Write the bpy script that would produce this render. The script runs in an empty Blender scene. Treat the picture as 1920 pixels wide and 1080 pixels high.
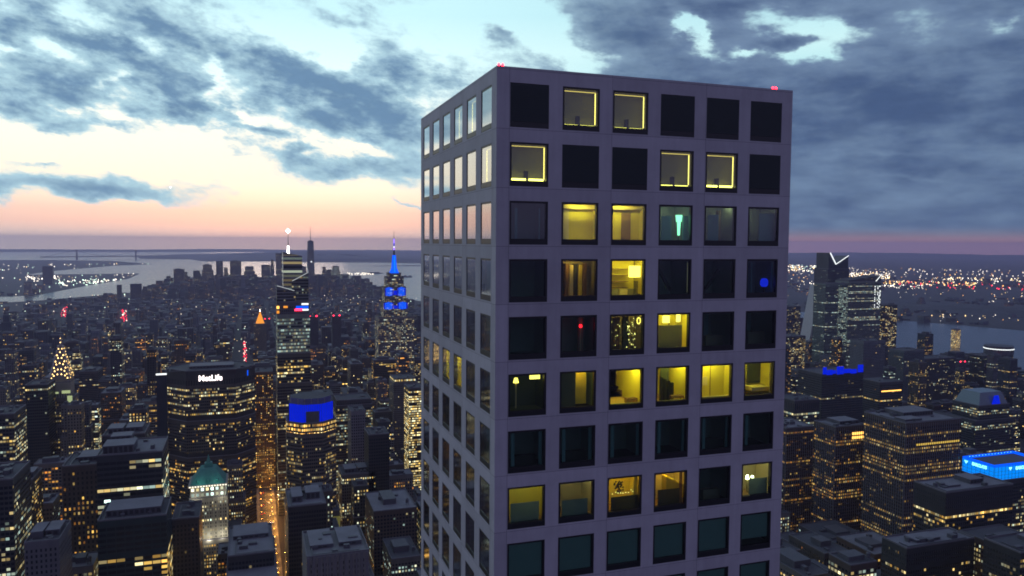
import bpy, math, random
import numpy as np
from mathutils import Vector, Matrix

random.seed(7)
S = bpy.context.scene
COL = S.collection
R = math.radians

# ---------------------------------------------------------------- camera
# world axes: +x grid west, +y grid south (downtown), +z up, metres; the tower's north-east corner stands at x = y = 0
CAM_F, CAM_P, CAM_YAW, CAM_PITCH, CAM_ROLL = 1446.456, (-18.89, -59.28, 412.0), 0.3298, -0.0585, 0.007
cam = bpy.data.cameras.new('camera'); camo = bpy.data.objects.new('camera', cam); COL.objects.link(camo)
cam.sensor_width = 36.0; cam.lens = 36.0 * CAM_F / 1920; cam.clip_start = 0.5; cam.clip_end = 90000
_f = Vector((math.sin(CAM_YAW)*math.cos(CAM_PITCH), math.cos(CAM_YAW)*math.cos(CAM_PITCH), math.sin(CAM_PITCH)))
_r = Vector((math.cos(CAM_YAW), -math.sin(CAM_YAW), 0)); _u = _r.cross(_f)
_r2 = _r*math.cos(CAM_ROLL) + _u*math.sin(CAM_ROLL); _u2 = -_r*math.sin(CAM_ROLL) + _u*math.cos(CAM_ROLL)
camo.matrix_world = Matrix(((_r2.x, _u2.x, -_f.x, CAM_P[0]), (_r2.y, _u2.y, -_f.y, CAM_P[1]), (_r2.z, _u2.z, -_f.z, CAM_P[2]), (0, 0, 0, 1)))
S.camera = camo
S.view_settings.view_transform = 'Standard'; S.view_settings.look = 'None'
S.view_settings.exposure = 0.0; S.view_settings.gamma = 1.0; S.view_settings.use_curve_mapping = False
S.cycles.use_denoising = True
S.cycles.max_bounces = 8; S.cycles.diffuse_bounces = 3; S.cycles.glossy_bounces = 3
S.cycles.transparent_max_bounces = 12; S.cycles.volume_bounces = 0
S.cycles.sample_clamp_indirect = 4.0
S.cycles.filter_width = 1.8
HAZE_DENSITY = 4.2e-5

# ---------------------------------------------------------------- node helper
class NT:
    def __init__(s, tree): s.t = tree; s.n = tree.nodes; s.l = tree.links
    def node(s, typ, **kw):
        n = s.n.new(typ)
        for k, v in kw.items(): setattr(n, k, v)
        return n
    def put(s, sock, v):
        if v is None: return
        if isinstance(v, bpy.types.NodeSocket): s.l.new(v, sock)
        else:
            try: sock.default_value = v
            except Exception: sock.default_value = tuple(v) + (1.0,)
    def m(s, op, a, b=None, c=None, clamp=False):
        n = s.node('ShaderNodeMath', operation=op, use_clamp=clamp)
        s.put(n.inputs[0], a); s.put(n.inputs[1], b); s.put(n.inputs[2], c); return n.outputs[0]
    def vm(s, op, a, b=None, out=0):
        n = s.node('ShaderNodeVectorMath', operation=op)
        s.put(n.inputs[0], a); s.put(n.inputs[1], b); return n.outputs[out]
    def xyz(s, x, y, z):
        n = s.node('ShaderNodeCombineXYZ'); s.put(n.inputs[0], x); s.put(n.inputs[1], y); s.put(n.inputs[2], z); return n.outputs[0]
    def sep(s, v):
        n = s.node('ShaderNodeSeparateXYZ'); s.put(n.inputs[0], v); return n.outputs
    def mix(s, f, a, b):
        n = s.node('ShaderNodeMix', data_type='RGBA'); s.put(n.inputs[0], f); s.put(n.inputs[6], a); s.put(n.inputs[7], b); return n.outputs[2]
    def step(s, v, a, b, typ='SMOOTHSTEP'):
        n = s.node('ShaderNodeMapRange', interpolation_type=typ); s.put(n.inputs[0], v); n.inputs[1].default_value = a; n.inputs[2].default_value = b; return n.outputs[0]
    def noise(s, v, scale, detail=4, rough=0.5, out=0):
        n = s.node('ShaderNodeTexNoise'); s.put(n.inputs['Vector'], v); n.inputs['Scale'].default_value = scale
        n.inputs['Detail'].default_value = detail; n.inputs['Roughness'].default_value = rough; return n.outputs[out]
    def ramp(s, v, stops, mode='LINEAR'):
        n = s.node('ShaderNodeValToRGB'); e = n.color_ramp; e.interpolation = mode
        while len(e.elements) < len(stops): e.elements.new(0.5)
        for i, (p, c) in enumerate(stops): e.elements[i].position = p; e.elements[i].color = tuple(c) + (1.0,)
        s.put(n.inputs[0], v); return n.outputs[0]

# ---------------------------------------------------------------- dusk sky
SUN_AZ, SUN_EL = R(2.0), R(1.0)
W = bpy.data.worlds.new('World'); S.world = W; W.use_nodes = True
k = NT(W.node_tree); k.n.clear()
W.cycles.sampling_method = 'MANUAL'; W.cycles.sample_map_resolution = 512
# each row: azimuth and elevation in degrees, their half widths, slant, cloud amount (negative = a break in the cloud)
CLOUDS = [(-13.34,13.04,1.53,0.99,-0.22,1.0), (-11.69,14.42,0.86,0.43,0.0,0.7), (-10.02,13.6,1.85,0.76,-0.27,-0.85), (-5.84,14.18,4.17,0.92,-0.39,1.0), (-8.68,12.61,3.67,0.78,-0.32,0.85), (-11.38,11.96,1.16,0.51,-0.33,-0.76), (-13.38,11.52,1.25,0.28,-0.28,-0.64),
 (-11.72,9.78,3.76,1.68,-0.11,1.15), (-7.78,10.01,0.56,0.8,-0.54,-0.64), (-6.02,9.49,0.97,0.34,-0.21,-0.48), (-5.9,10.86,4.83,1.35,-0.4,1.05), (-3.97,9.03,2.66,0.9,-0.1,1.0), (-6.34,12.72,1.21,0.43,-0.31,-0.56), (-2.32,11.58,0.54,1.58,-0.61,-0.8),
 (-11.78,7.47,3.19,0.59,-0.09,1.0), (-10.14,8.27,2.1,0.17,-0.06,-0.44), (-7.39,7.95,0.95,0.34,0.0,-0.48), (4.99,9.86,7.73,1.82,-0.42,1.1), (2.11,12.55,3.93,1.12,-0.34,0.6), (3.57,13.88,5.43,1.32,-0.14,-0.88), (6.49,12.54,2.08,1.14,-0.1,-0.8),
 (1.24,14.01,1.59,0.34,-0.19,0.6), (10.07,12.71,2.36,1.45,-0.09,1.0), (9.49,9.13,3.43,2.23,-0.39,0.95), (14.49,15.65,4.25,1.55,0.0,-0.85), (17.4,15.06,1.56,0.53,-0.18,0.9), (0.64,7.9,1.56,0.33,0.0,1.0), (-1.98,7.4,0.68,0.14,0.0,0.4),
 (2.95,5.8,5.81,0.89,-0.12,1.1), (9.29,5.16,3.06,0.92,0.0,0.9), (8.34,6.73,2.28,0.45,-0.1,-0.6), (3.5,7.08,0.95,0.26,0.0,0.7), (-9.04,3.22,7.99,0.69,-0.02,1.35), (-13.4,5.45,1.68,0.13,0.0,0.5), (-12.28,4.6,1.3,0.17,0.0,0.55),
 (-7.74,5.94,10.35,1.03,0.0,-0.96), (3.47,3.05,8.05,0.6,0.0,-0.56), (10.44,2.95,2.31,0.23,0.0,0.9), (-5.6,0.92,22.78,1.36,0.0,-0.9), (-0.4,9.03,2.09,0.78,-0.46,-0.64), (11.03,10.99,1.0,0.37,-0.48,-0.44), (20.7,15.79,2.33,1.7,-0.27,-1.05),
 (23.26,13.12,2.4,0.87,-0.47,-1.0), (25.38,13.17,1.08,0.43,0.0,-0.5), (27.08,14.56,2.67,1.78,-0.19,0.4), (31.4,15.03,1.11,1.11,-0.66,-1.35), (37.17,15.08,2.1,0.61,-0.1,-0.8), (40.79,14.17,1.84,0.8,-0.2,-1.25), (39.48,12.66,1.57,0.69,0.1,-1.5),
 (35.81,13.11,1.28,0.35,-0.05,-1.0), (37.38,13.77,1.47,0.62,-0.1,0.55), (32.92,13.09,2.2,0.35,-0.19,-0.45), (45.48,13.65,2.8,1.62,-0.21,-0.18), (51.05,13.6,1.11,0.37,0.0,-0.5), (48.67,8.79,5.31,1.31,-0.06,0.25), (39.02,10.82,5.16,0.42,-0.05,-0.25),
 (45.78,4.56,4.07,0.24,0.0,-0.3), (44.15,6.01,1.93,0.28,-0.11,-0.25), (31.75,16.11,4.43,0.48,0.0,0.3)]
tc = k.node('ShaderNodeTexCoord').outputs['Generated']
dirv = k.vm('NORMALIZE', tc); dx, dy, dz = k.sep(dirv)
AZ = k.m('MULTIPLY', k.m('ARCTAN2', dx, dy), 180/math.pi)
EL = k.m('MULTIPLY', k.m('ARCSINE', dz), 180/math.pi)
den = k.m('ADD', k.m('MAXIMUM', dz, 0.0), 0.22)
P = k.xyz(k.m('DIVIDE', dx, den), k.m('DIVIDE', dy, den), 0.0)
sx_, sy_, sz_ = k.sep(dirv)
DV = k.xyz(k.m('MULTIPLY', sx_, .85), k.m('MULTIPLY', sy_, .85), k.m('MULTIPLY_ADD', sz_, 1.8, k.m('MULTIPLY', sx_, .20)))
n1 = k.noise(DV, 21.0, 9, 0.6); n3 = k.noise(k.xyz(sx_, sy_, k.m('MULTIPLY', sz_, 3.6)), 11.0, 7, 0.55); n2 = k.noise(k.vm('ADD', DV, (7.3, 2.1, 0)), 52.0, 6, 0.6)
warp = k.noise(k.vm('ADD', DV, (3.1, 9.4, 0)), 15.0, 6, 0.6, out=1)
ws = k.sep(warp)
UV = k.xyz(k.m('MULTIPLY_ADD', k.m('SUBTRACT', ws[0], 0.5), 6.0, AZ), k.m('MULTIPLY_ADD', k.m('SUBTRACT', ws[1], 0.5), 3.0, EL), 0.0)
D = k.m('MULTIPLY_ADD', k.step(AZ, 16.0, 27.0), k.m('MULTIPLY_ADD', k.step(EL, 9.5, 13.5), -0.42, 1.02), k.m('MULTIPLY_ADD', k.step(EL, 6.5, 9.5), 0.34, -0.22))
for (u, v, su, sv, sl, a) in CLOUDS:
    q = k.vm('SUBTRACT', UV, (u, v, 0)); qx = k.vm('DOT_PRODUCT', q, (1/su, 0, 0), out=1); qy = k.vm('DOT_PRODUCT', q, (-sl/sv, 1/sv, 0), out=1)
    d2 = k.m('MULTIPLY_ADD', qx, qx, k.m('MULTIPLY', qy, qy))
    D = k.m('MULTIPLY_ADD', k.m('EXPONENT', k.m('MULTIPLY', d2, -1.0)), a*1.05, D)
west = k.step(AZ, 8.0, 34.0)
fb = k.m('MULTIPLY', k.m('MULTIPLY_ADD', k.m('SUBTRACT', n1, 0.5), 2.9, k.m('MULTIPLY', k.m('SUBTRACT', n2, 0.5), 1.3)), k.m('MULTIPLY_ADD', west, -0.68, 1.0))
fb = k.m('MULTIPLY', fb, k.m('MULTIPLY_ADD', k.step(EL, 3.2, 8.0), 0.55, 0.45))
fb = k.m('ADD', fb, k.m('MULTIPLY', west, k.m('MULTIPLY', k.m('SUBTRACT', n3, 0.5), 1.5)))
DD = k.m('ADD', D, fb)
alpha = k.step(DD, -0.25, 0.50)
thick = k.step(k.m('ADD', k.m('MULTIPLY', D, 0.75), k.m('MULTIPLY', fb, 1.1)), -0.05, 1.25)
west = k.step(AZ, 8.0, 34.0)
clear_l = k.ramp(k.m('DIVIDE', k.m('ADD', EL, 1.0), 17.0), [(0.0, (1.05, .98, .82)), (.062, (.88, .80, .72)), (.09, (.84, .72, .66)), (.13, (.94, .66, .58)), (.18, (1.0, .70, .60)), (.235, (1.02, .88, .72)), (.285, (1.04, .99, .82)), (.56, (1.05, 1.08, .98)), (.74, (.82, 1.08, 1.10)), (1.0, (.60, .95, 1.02))])
clear_r = k.ramp(k.m('DIVIDE', k.m('ADD', EL, 1.0), 17.0), [(0.0, (.62, .33, .38)), (.06, (.62, .32, .36)), (.075, (.46, .26, .31)), (.105, (.26, .21, .27)), (.16, (.17, .22, .31)), (.3, (.12, .19, .34)), (.7, (.42, .76, .84)), (.86, (.62, .92, .95)), (1.0, (.5, .82, .90))])
sky = k.node('ShaderNodeTexSky', sky_type='NISHITA', sun_disc=False)
sky.sun_elevation = SUN_EL; sky.sun_rotation = SUN_AZ; sky.altitude = 400
nish = k.node('ShaderNodeMix', data_type='RGBA', blend_type='ADD'); nish.inputs[0].default_value = 0.02
clear = k.mix(west, clear_l, clear_r)
k.put(nish.inputs[6], clear); k.put(nish.inputs[7], sky.outputs[0])
clear = nish.outputs[2]
# bright rims where the cloud is thin, slate blue where it is thick
c_thin_l, c_thick_l = (.50, .74, .83), (.150, .270, .425)
c_thin_r, c_thick_r = (.18, .27, .41), (.060, .103, .215)
cl = k.mix(thick, k.mix(west, c_thin_l, c_thin_r), k.mix(west, c_thick_l, c_thick_r))
tex = k.m('MULTIPLY_ADD', n2, 0.3, 0.9)
cl = k.vm('MULTIPLY', cl, k.xyz(tex, tex, tex))
hz = k.step(EL, 0.15, 1.4)
front = k.mix(k.m('MULTIPLY', alpha, k.m('MAXIMUM', hz, 0.0)), clear, cl)
back = k.mix(k.step(k.m('ADD', EL, k.m('MULTIPLY', fb, 14.0)), 0, 60), (.215, .205, .385), (.30, .30, .49))
final = k.mix(k.step(k.m('ABSOLUTE', AZ), 58.0, 100.0), front, back)
final = k.mix(k.step(EL, 20.0, 48.0), final, k.mix(0.5, final, (.20, .23, .40)))
bg = k.node('ShaderNodeBackground'); k.put(bg.inputs[0], final); bg.inputs[1].default_value = 1.0
wo = k.node('ShaderNodeOutputWorld'); k.l.new(bg.outputs[0], wo.inputs[0])

sun = bpy.data.lights.new('sun', 'SUN'); suno = bpy.data.objects.new('sun', sun); COL.objects.link(suno)
sun.energy = 0.12; sun.angle = R(10); sun.color = (1, .72, .55)
suno.rotation_euler = Vector((math.sin(SUN_AZ)*math.cos(SUN_EL), math.cos(SUN_AZ)*math.cos(SUN_EL), math.sin(SUN_EL))).to_track_quat('Z', 'Y').to_euler()

# ---------------------------------------------------------------- materials
MATS = {}
def new_mat(name):
    m = bpy.data.materials.new(name); m.use_nodes = True; m.node_tree.nodes.clear(); MATS[name] = m
    t = NT(m.node_tree); o = t.node('ShaderNodeOutputMaterial'); return m, t, o
def pbr(name, color, rough=0.7, metal=0.0, var=0.15, scale=0.5):
    m, t, o = new_mat(name); b = t.node('ShaderNodeBsdfPrincipled')
    co = t.node('ShaderNodeTexCoord').outputs['Object']
    n = t.noise(co, scale, 5, 0.6); f = t.m('MULTIPLY_ADD', n, 2*var, 1-var)
    t.put(b.inputs['Base Color'], t.vm('MULTIPLY', tuple(color), t.xyz(f, f, f)))
    b.inputs['Roughness'].default_value = rough; b.inputs['Metallic'].default_value = metal
    t.l.new(b.outputs[0], o.inputs[0]); return m
def emis(name, color, strength, sampled=False):
    m, t, o = new_mat(name); e = t.node('ShaderNodeEmission'); e.inputs[0].default_value = tuple(color)+(1,); e.inputs[1].default_value = strength
    t.l.new(e.outputs[0], o.inputs[0]); m.cycles.emission_sampling = 'AUTO' if sampled else 'NONE'; return m

def make_facade():
    m, t, o = new_mat('facade')
    at = {}
    for a in ('pa', 'pb', 'bc'):
        n = t.node('ShaderNodeAttribute', attribute_name=a); at[a] = (t.sep(n.outputs['Vector']), n.outputs['Alpha'], n.outputs['Color'])
    (lit, warm, strip), seed, _ = at['pa']; (ww, hh, wf), bright, _ = at['pb']; bc = at['bc'][2]; mute = at['bc'][1]
    uv = t.node('ShaderNodeTexCoord').outputs['UV']; u, v, _z = t.sep(uv)
    cu = t.m('DIVIDE', u, ww); cv = t.m('DIVIDE', v, hh)
    iu = t.m('FLOOR', cu); iv = t.m('FLOOR', cv); fu = t.m('FRACT', cu); fv = t.m('FRACT', cv)
    mu = t.m('LESS_THAN', t.m('ABSOLUTE', t.m('SUBTRACT', fu, 0.5)), t.m('MULTIPLY', wf, 0.5))
    mv = t.m('LESS_THAN', t.m('ABSOLUTE', t.m('SUBTRACT', fv, 0.5)), 0.27)
    top = t.m('MAXIMUM', t.m('GREATER_THAN', v, 4.5), t.m('GREATER_THAN', strip, 0.99))
    mask = t.m('MULTIPLY', t.m('MULTIPLY', mu, mv), top)
    sd = t.m('MULTIPLY', seed, 517.0)
    def wn(x, y, z, out=0):
        n = t.node('ShaderNodeTexWhiteNoise', noise_dimensions='3D'); t.put(n.inputs[0], t.xyz(x, y, z)); return n.outputs[out]
    r1 = wn(iu, iv, sd); r2 = wn(iu, iv, t.m('ADD', sd, 31.0)); rf = wn(3.0, iv, sd)
    rg = wn(t.m('FLOOR', t.m('DIVIDE', iu, 5.0)), iv, t.m('ADD', sd, 11.0))
    rz = t.noise(t.xyz(t.m('MULTIPLY', iu, 0.12), t.m('MULTIPLY', iv, 0.22), sd), 1.0, 2)
    prob = t.m('MULTIPLY_ADD', t.m('LESS_THAN', rg, t.m('MULTIPLY', lit, 0.9)), 0.74, t.m('MULTIPLY', lit, 0.18))
    prob = t.m('MULTIPLY', prob, t.step(rz, 0.34, 0.62))
    isst = t.m('LESS_THAN', rf, strip)
    prob = t.m('MAXIMUM', prob, t.m('MULTIPLY', isst, t.m('MULTIPLY', 0.97, t.m('GREATER_THAN', rg, 0.16))))
    on = t.m('LESS_THAN', r1, prob)
    amp = t.m('MULTIPLY_ADD', t.m('POWER', r2, 3.0), 1.9, 0.32)
    amp = t.m('MULTIPLY', amp, t.m('MULTIPLY_ADD', rg, 0.8, 0.5))
    wj = t.m('ADD', warm, t.m('MULTIPLY_ADD', wn(iu, iv, t.m('ADD', sd, 77.0)), 0.5, -0.25), clamp=True)
    ec = t.ramp(wj, [(0.0, (.70, 1.0, .90)), (.28, (1.0, .86, .45)), (.58, (1.0, .62, .13)), (1.0, (1.0, .33, .04))])
    es = t.m('MULTIPLY', t.m('MULTIPLY', on, mask), t.m('MULTIPLY', amp, bright))
    b = t.node('ShaderNodeBsdfPrincipled')
    gn = t.noise(t.xyz(t.m('MULTIPLY', u, 0.05), t.m('MULTIPLY', v, 0.02), sd), 3.0, 5)
    gf = t.m('MULTIPLY_ADD', gn, 0.7, 0.65)
    wall = t.vm('MULTIPLY', bc, t.xyz(gf, gf, gf))
    t.put(b.inputs['Base Color'], t.mix(mask, wall, (.012, .016, .02)))
    t.put(b.inputs['Roughness'], t.m('MULTIPLY_ADD', mask, -0.45, 0.72))
    t.put(b.inputs['Emission Color'], ec); t.put(b.inputs['Emission Strength'], es)
    t.l.new(b.outputs[0], o.inputs[0]); m.cycles.emission_sampling = 'NONE'
    return m
FACADE = make_facade()
ROOF = pbr('roof_gravel', (.048, .049, .062), 0.9, 0, 0.5, 0.06)
ROOF_LIGHT = pbr('roof_membrane', (.125, .125, .15), 0.85, 0, 0.35, 0.08)
PLANT = pbr('rooftop_plant', (.065, .065, .08), 0.7, 0, 0.3, 0.2)
COPING = pbr('stone_coping', (.11, .108, .125), 0.8, 0, 0.2, 0.3)

def make_concrete():
    m, t, o = new_mat('tower_concrete'); b = t.node('ShaderNodeBsdfPrincipled')
    co = t.node('ShaderNodeTexCoord').outputs['Object']; x, y, z = t.sep(co)
    nrm = t.sep(t.node('ShaderNodeNewGeometry').outputs['Normal'])
    side = t.m('GREATER_THAN', t.m('ABSOLUTE', nrm[0]), 0.5)
    u = t.m('ADD', t.m('MULTIPLY', side, y), t.m('MULTIPLY', t.m('SUBTRACT', 1.0, side), x))
    # panel joints: below every window row, and beside every second bay
    hj = t.m('LESS_THAN', t.m('ABSOLUTE', t.m('SUBTRACT', t.m('MODULO', t.m('SUBTRACT', 426.0, z), 4.72), 0.13)), 0.016)
    vj = t.m('LESS_THAN', t.m('ABSOLUTE', t.m('SUBTRACT', t.m('MODULO', t.m('ADD', u, 9.1046-1.06), 9.1046), 0.02)), 0.016)
    j = t.m('MAXIMUM', hj, vj)
    n = t.noise(co, 0.35, 6, 0.62); n2 = t.noise(co, 5.0, 5, 0.6)
    st = t.noise(t.vm('MULTIPLY', co, (1.2, 1.2, 0.07)), 2.0, 4, 0.6)
    pn = t.node('ShaderNodeTexWhiteNoise', noise_dimensions='3D')
    t.put(pn.inputs[0], t.xyz(t.m('FLOOR', t.m('DIVIDE', t.m('ADD', u, 8.0), 9.1046)), t.m('FLOOR', t.m('DIVIDE', t.m('SUBTRACT', 425.87, z), 4.72)), side))
    f = t.m('ADD', t.m('MULTIPLY_ADD', n, 0.44, 0.58), t.m('ADD', t.m('MULTIPLY', n2, 0.10), t.m('MULTIPLY', st, 0.26)))
    f = t.m('MULTIPLY', f, t.m('MULTIPLY_ADD', pn.outputs[0], 0.18, 0.91))
    f = t.m('MULTIPLY', f, t.m('MULTIPLY_ADD', j, -0.6, 1.0))
    t.put(b.inputs['Base Color'], t.vm('MULTIPLY', (.365, .352, .40), t.xyz(f, f, f)))
    b.inputs['Roughness'].default_value = 0.75
    bp = t.node('ShaderNodeBump'); bp.inputs['Strength'].default_value = 0.12; bp.inputs['Distance'].default_value = 0.05; t.put(bp.inputs['Height'], n2)
    t.l.new(bp.outputs[0], b.inputs['Normal']); t.l.new(b.outputs[0], o.inputs[0]); return m
CONC = make_concrete()
BLACK = pbr('black_window_frame', (.012, .012, .016), 0.45, 0, 0.2, 1)
SCREEN = pbr('dark_metal_screen', (.010, .018, .022), 0.6, 0, 0.2, 1)
def make_glass(name, tint, refl):
    m, t, o = new_mat(name)
    tr = t.node('ShaderNodeBsdfTransparent'); tr.inputs[0].default_value = tuple(tint)+(1,)
    gl = t.node('ShaderNodeBsdfGlossy'); gl.inputs['Roughness'].default_value = 0.055
    wob = t.noise(t.node('ShaderNodeTexCoord').outputs['Object'], 0.5, 2); bp = t.node('ShaderNodeBump'); bp.inputs['Strength'].default_value = 0.006; bp.inputs['Distance'].default_value = 0.1
    t.put(bp.inputs['Height'], wob); t.l.new(bp.outputs[0], gl.inputs['Normal'])
    fr = t.node('ShaderNodeFresnel'); fr.inputs[0].default_value = 1.5
    fac = t.m('MULTIPLY', fr.outputs[0], refl, clamp=True)
    mx = t.node('ShaderNodeMixShader'); t.put(mx.inputs[0], fac); t.l.new(tr.outputs[0], mx.inputs[1]); t.l.new(gl.outputs[0], mx.inputs[2])
    t.l.new(mx.outputs[0], o.inputs[0]); return m
GLASS = make_glass('window_glass', (.68, .86, .80), 3.2)
def paint(n, c, r=0.8): return pbr(n, c, r, 0, 0.08, 1.5)
OCHRE = paint('ochre_wall_paint', (.72, .60, .07)); CREAM = paint('cream_wall_paint', (.70, .60, .34)); GREYW = paint('grey_wall_paint', (.24, .34, .31))
DARKW = paint('dim_interior', (.08, .12, .115)); OLIVE = paint('olive_panel', (.26, .25, .17)); WOODF = paint('oak_floor', (.42, .27, .10)); CEIL = paint('ceiling_white', (.62, .58, .45))
BROWN = paint('walnut_door', (.20, .12, .06)); TEAL = paint('teal_sheer_curtain', (.20, .40, .42)); BLINDM = paint('teal_grey_blind', (.25, .40, .38)); DARKF = paint('charcoal_upholstery', (.03, .04, .035))
SLABM = paint('slab_soffit', (.15, .20, .185))
E_STRIP = emis('warm_light_strip', (1.0, .72, .15), 3.6, True); E_STRIP2 = emis('soft_light_strip', (1.0, .66, .14), 1.5, True); E_SILL = emis('sill_light', (1.0, .80, .14), 6.0, True)
E_CEIL = emis('warm_ceiling_panel', (1.0, .77, .10), 64.0, True)
E_CEIL2 = emis('amber_ceiling_panel', (1.0, .56, .08), 62.0, True)
E_CEILW = emis('pale_ceiling_panel', (1.0, .86, .50), 18.0, True)
E_DIM = emis('dim_ceiling_panel', (1.0, .80, .40), 15.0, True)
E_FAINT = emis('lit_jamb_glow', (1.0, .88, .55), .32, False)
E_GREEN = emis('green_lamp', (.30, 1.0, .55), 2.2, True)
E_BLUE = emis('blue_lamp', (.005, .02, .75), 1.0, False)
E_RED = emis('red_lamp', (1.0, .01, .02), 5.0, True)
E_WARM = emis('warm_lamp_shade', (1.0, .72, .12), 3.5, True)
E_FAIRY = emis('fairy_lights', (1.0, .85, .25), 5.0, False)
E_AVI = emis('aviation_red', (1.0, .015, .03), 14.0, False)

# ---------------------------------------------------------------- mesh builder
class MB:
    def __init__(s): s.v = []; s.f = []; s.mi = []; s.uv = []; s.pa = []; s.pb = []; s.bc = []; s.mats = []
    def mat(s, m):
        if m not in s.mats: s.mats.append(m)
        return s.mats.index(m)
    def face(s, pts, m, uv=None, par=None):
        b = len(s.v); s.v += [tuple(p) for p in pts]; s.f.append(list(range(b, b+len(pts)))); s.mi.append(s.mat(m))
        s.uv.append(uv or [(0, 0)]*len(pts))
        pa, pb, bc = par or ((0, 0, 0, 0), (3, 4, .5, 0), (.1, .1, .1, 1))
        s.pa.append(pa); s.pb.append(pb); s.bc.append(bc)
    def box(s, x0, x1, y0, y1, z0, z1, m, skip=''):
        if x0 > x1: x0, x1 = x1, x0
        if y0 > y1: y0, y1 = y1, y0
        a = [(x0, y0), (x1, y0), (x1, y1), (x0, y1)]
        s.prism(a, z0, z1, m, m if 't' not in skip else None, m if 'b' not in skip else None)
    def prism(s, poly, z0, z1, m, top=None, bot=None, par=None, topscale=None):
        n = len(poly); p2 = poly
        if topscale is not None:
            cx = sum(p[0] for p in poly)/n; cy = sum(p[1] for p in poly)/n
            p2 = [(cx+(x-cx)*topscale, cy+(y-cy)*topscale) for x, y in poly]
        u = 0.0
        for i in range(n):
            a, b = poly[i], poly[(i+1) % n]; c, d = p2[i], p2[(i+1) % n]; L = math.hypot(b[0]-a[0], b[1]-a[1])
            s.face([(a[0], a[1], z0), (b[0], b[1], z0), (d[0], d[1], z1), (c[0], c[1], z1)], m, [(u, z1-z0), (u+L, z1-z0), (u+L, 0), (u, 0)], par)
            u += L + 3.7
        if top: s.face([(x, y, z1) for x, y in p2], top)
        if bot: s.face([(x, y, z0) for x, y in reversed(poly)], bot)
    def cyl(s, cx, cy, z0, z1, r0, r1, m, n=12):
        a = [(cx+r0*math.cos(2*math.pi*i/n), cy+r0*math.sin(2*math.pi*i/n)) for i in range(n)]
        b = [(cx+r1*math.cos(2*math.pi*i/n), cy+r1*math.sin(2*math.pi*i/n)) for i in range(n)]
        for i in range(n):
            j = (i+1) % n
            s.face([(*a[i], z0), (*a[j], z0), (*b[j], z1), (*b[i], z1)], m)
        s.face([(*p, z1) for p in b], m); s.face([(*p, z0) for p in reversed(a)], m)
    def oct(s, x, y, z, r, m, par=None):
        P6 = [(x+r, y, z), (x-r, y, z), (x, y+r, z), (x, y-r, z), (x, y, z+r), (x, y, z-r)]
        for a, b, c in ((0, 2, 4), (2, 1, 4), (1, 3, 4), (3, 0, 4), (2, 0, 5), (1, 2, 5), (3, 1, 5), (0, 3, 5)): s.face([P6[a], P6[b], P6[c]], m, None, par)
    def bar(s, p, q, r, m):
        p, q = Vector(p), Vector(q); d = (q-p).normalized(); a = d.orthogonal().normalized()*r; b = d.cross(a).normalized()*r
        A = [p+a+b, p-a+b, p-a-b, p+a-b]; B = [x+(q-p) for x in A]
        for i in range(4):
            j = (i+1) % 4; s.face([A[i], A[j], B[j], B[i]], m)
        s.face(B, m); s.face(A[::-1], m)
    def build(s, name, parent=None, origin=None):
        o3 = origin if origin is not None else (tuple(parent['_o']) if parent is not None and '_o' in parent else (0, 0, 0))
        me = bpy.data.meshes.new(name)
        v = np.array(s.v, dtype=np.float64) - np.array(o3)
        me.from_pydata(v.tolist(), [], s.f)
        for m in s.mats: me.materials.append(m)
        me.polygons.foreach_set('material_index', s.mi)
        uvl = me.uv_layers.new(name='UVMap'); flat = [c for f in s.uv for p in f for c in p]; uvl.data.foreach_set('uv', flat)
        if FACADE in s.mats:
            for nm, arr in (('pa', s.pa), ('pb', s.pb), ('bc', s.bc)):
                at = me.attributes.new(nm, 'FLOAT_COLOR', 'FACE'); at.data.foreach_set('color', np.array(arr, dtype=np.float32).ravel())
        me.update()
        o = bpy.data.objects.new(name, me); COL.objects.link(o)
        if parent is not None:
            o.parent = parent
        else:
            o.location = o3
        o['_o'] = list(o3)
        return o
def tag(o, label=None, cat=None, group=None, kind=None):
    if label: o['label'] = label
    if cat: o['category'] = cat
    if group: o['group'] = group
    if kind: o['kind'] = kind
    return o
def empty(name, loc, label=None, cat=None, group=None):
    o = bpy.data.objects.new(name, None); COL.objects.link(o); o.location = loc; o['_o'] = list(loc); o.empty_display_size = 2
    return tag(o, label, cat, group)
def rect(x0, x1, y0, y1): return [(x0, y0), (x1, y0), (x1, y1), (x0, y1)]

# ---------------------------------------------------------------- the place: ground, water, hills
lat0, lon0 = 40.76165, -73.9718
def ll(lat, lon):
    N = (lat-lat0)*111130; E = (lon-lon0)*111320*math.cos(R(40.74))
    return (14.2+E*-.8746+N*.4848, 14.2+E*-.4848+N*-.8746)
GROUND = pbr('city_ground', (.030, .030, .034), 0.9, 0, 0.5, 0.004)
def make_water():
    m, t, o = new_mat('harbour_water'); b = t.node('ShaderNodeBsdfPrincipled')
    b.inputs['Base Color'].default_value = (.018, .022, .035, 1); b.inputs['Roughness'].default_value = 0.22
    co = t.node('ShaderNodeTexCoord').outputs['Object']
    bp = t.node('ShaderNodeBump'); bp.inputs['Strength'].default_value = 0.25; bp.inputs['Distance'].default_value = 6.0
    t.put(bp.inputs['Height'], t.noise(co, 0.02, 5, 0.6)); t.l.new(bp.outputs[0], b.inputs['Normal'])
    t.l.new(b.outputs[0], o.inputs[0]); return m
WATER = make_water()
LAND = pbr('far_land', (.035, .037, .045), 0.9, 0, 0.4, 0.002)
g = MB(); RAD = 36000; N = 160
g.face([(RAD*math.cos(2*math.pi*i/N), RAD*math.sin(2*math.pi*i/N), 0) for i in range(N)], GROUND)
tag(g.build('ground'), kind='structure')
from mathutils.geometry import tessellate_polygon
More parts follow.
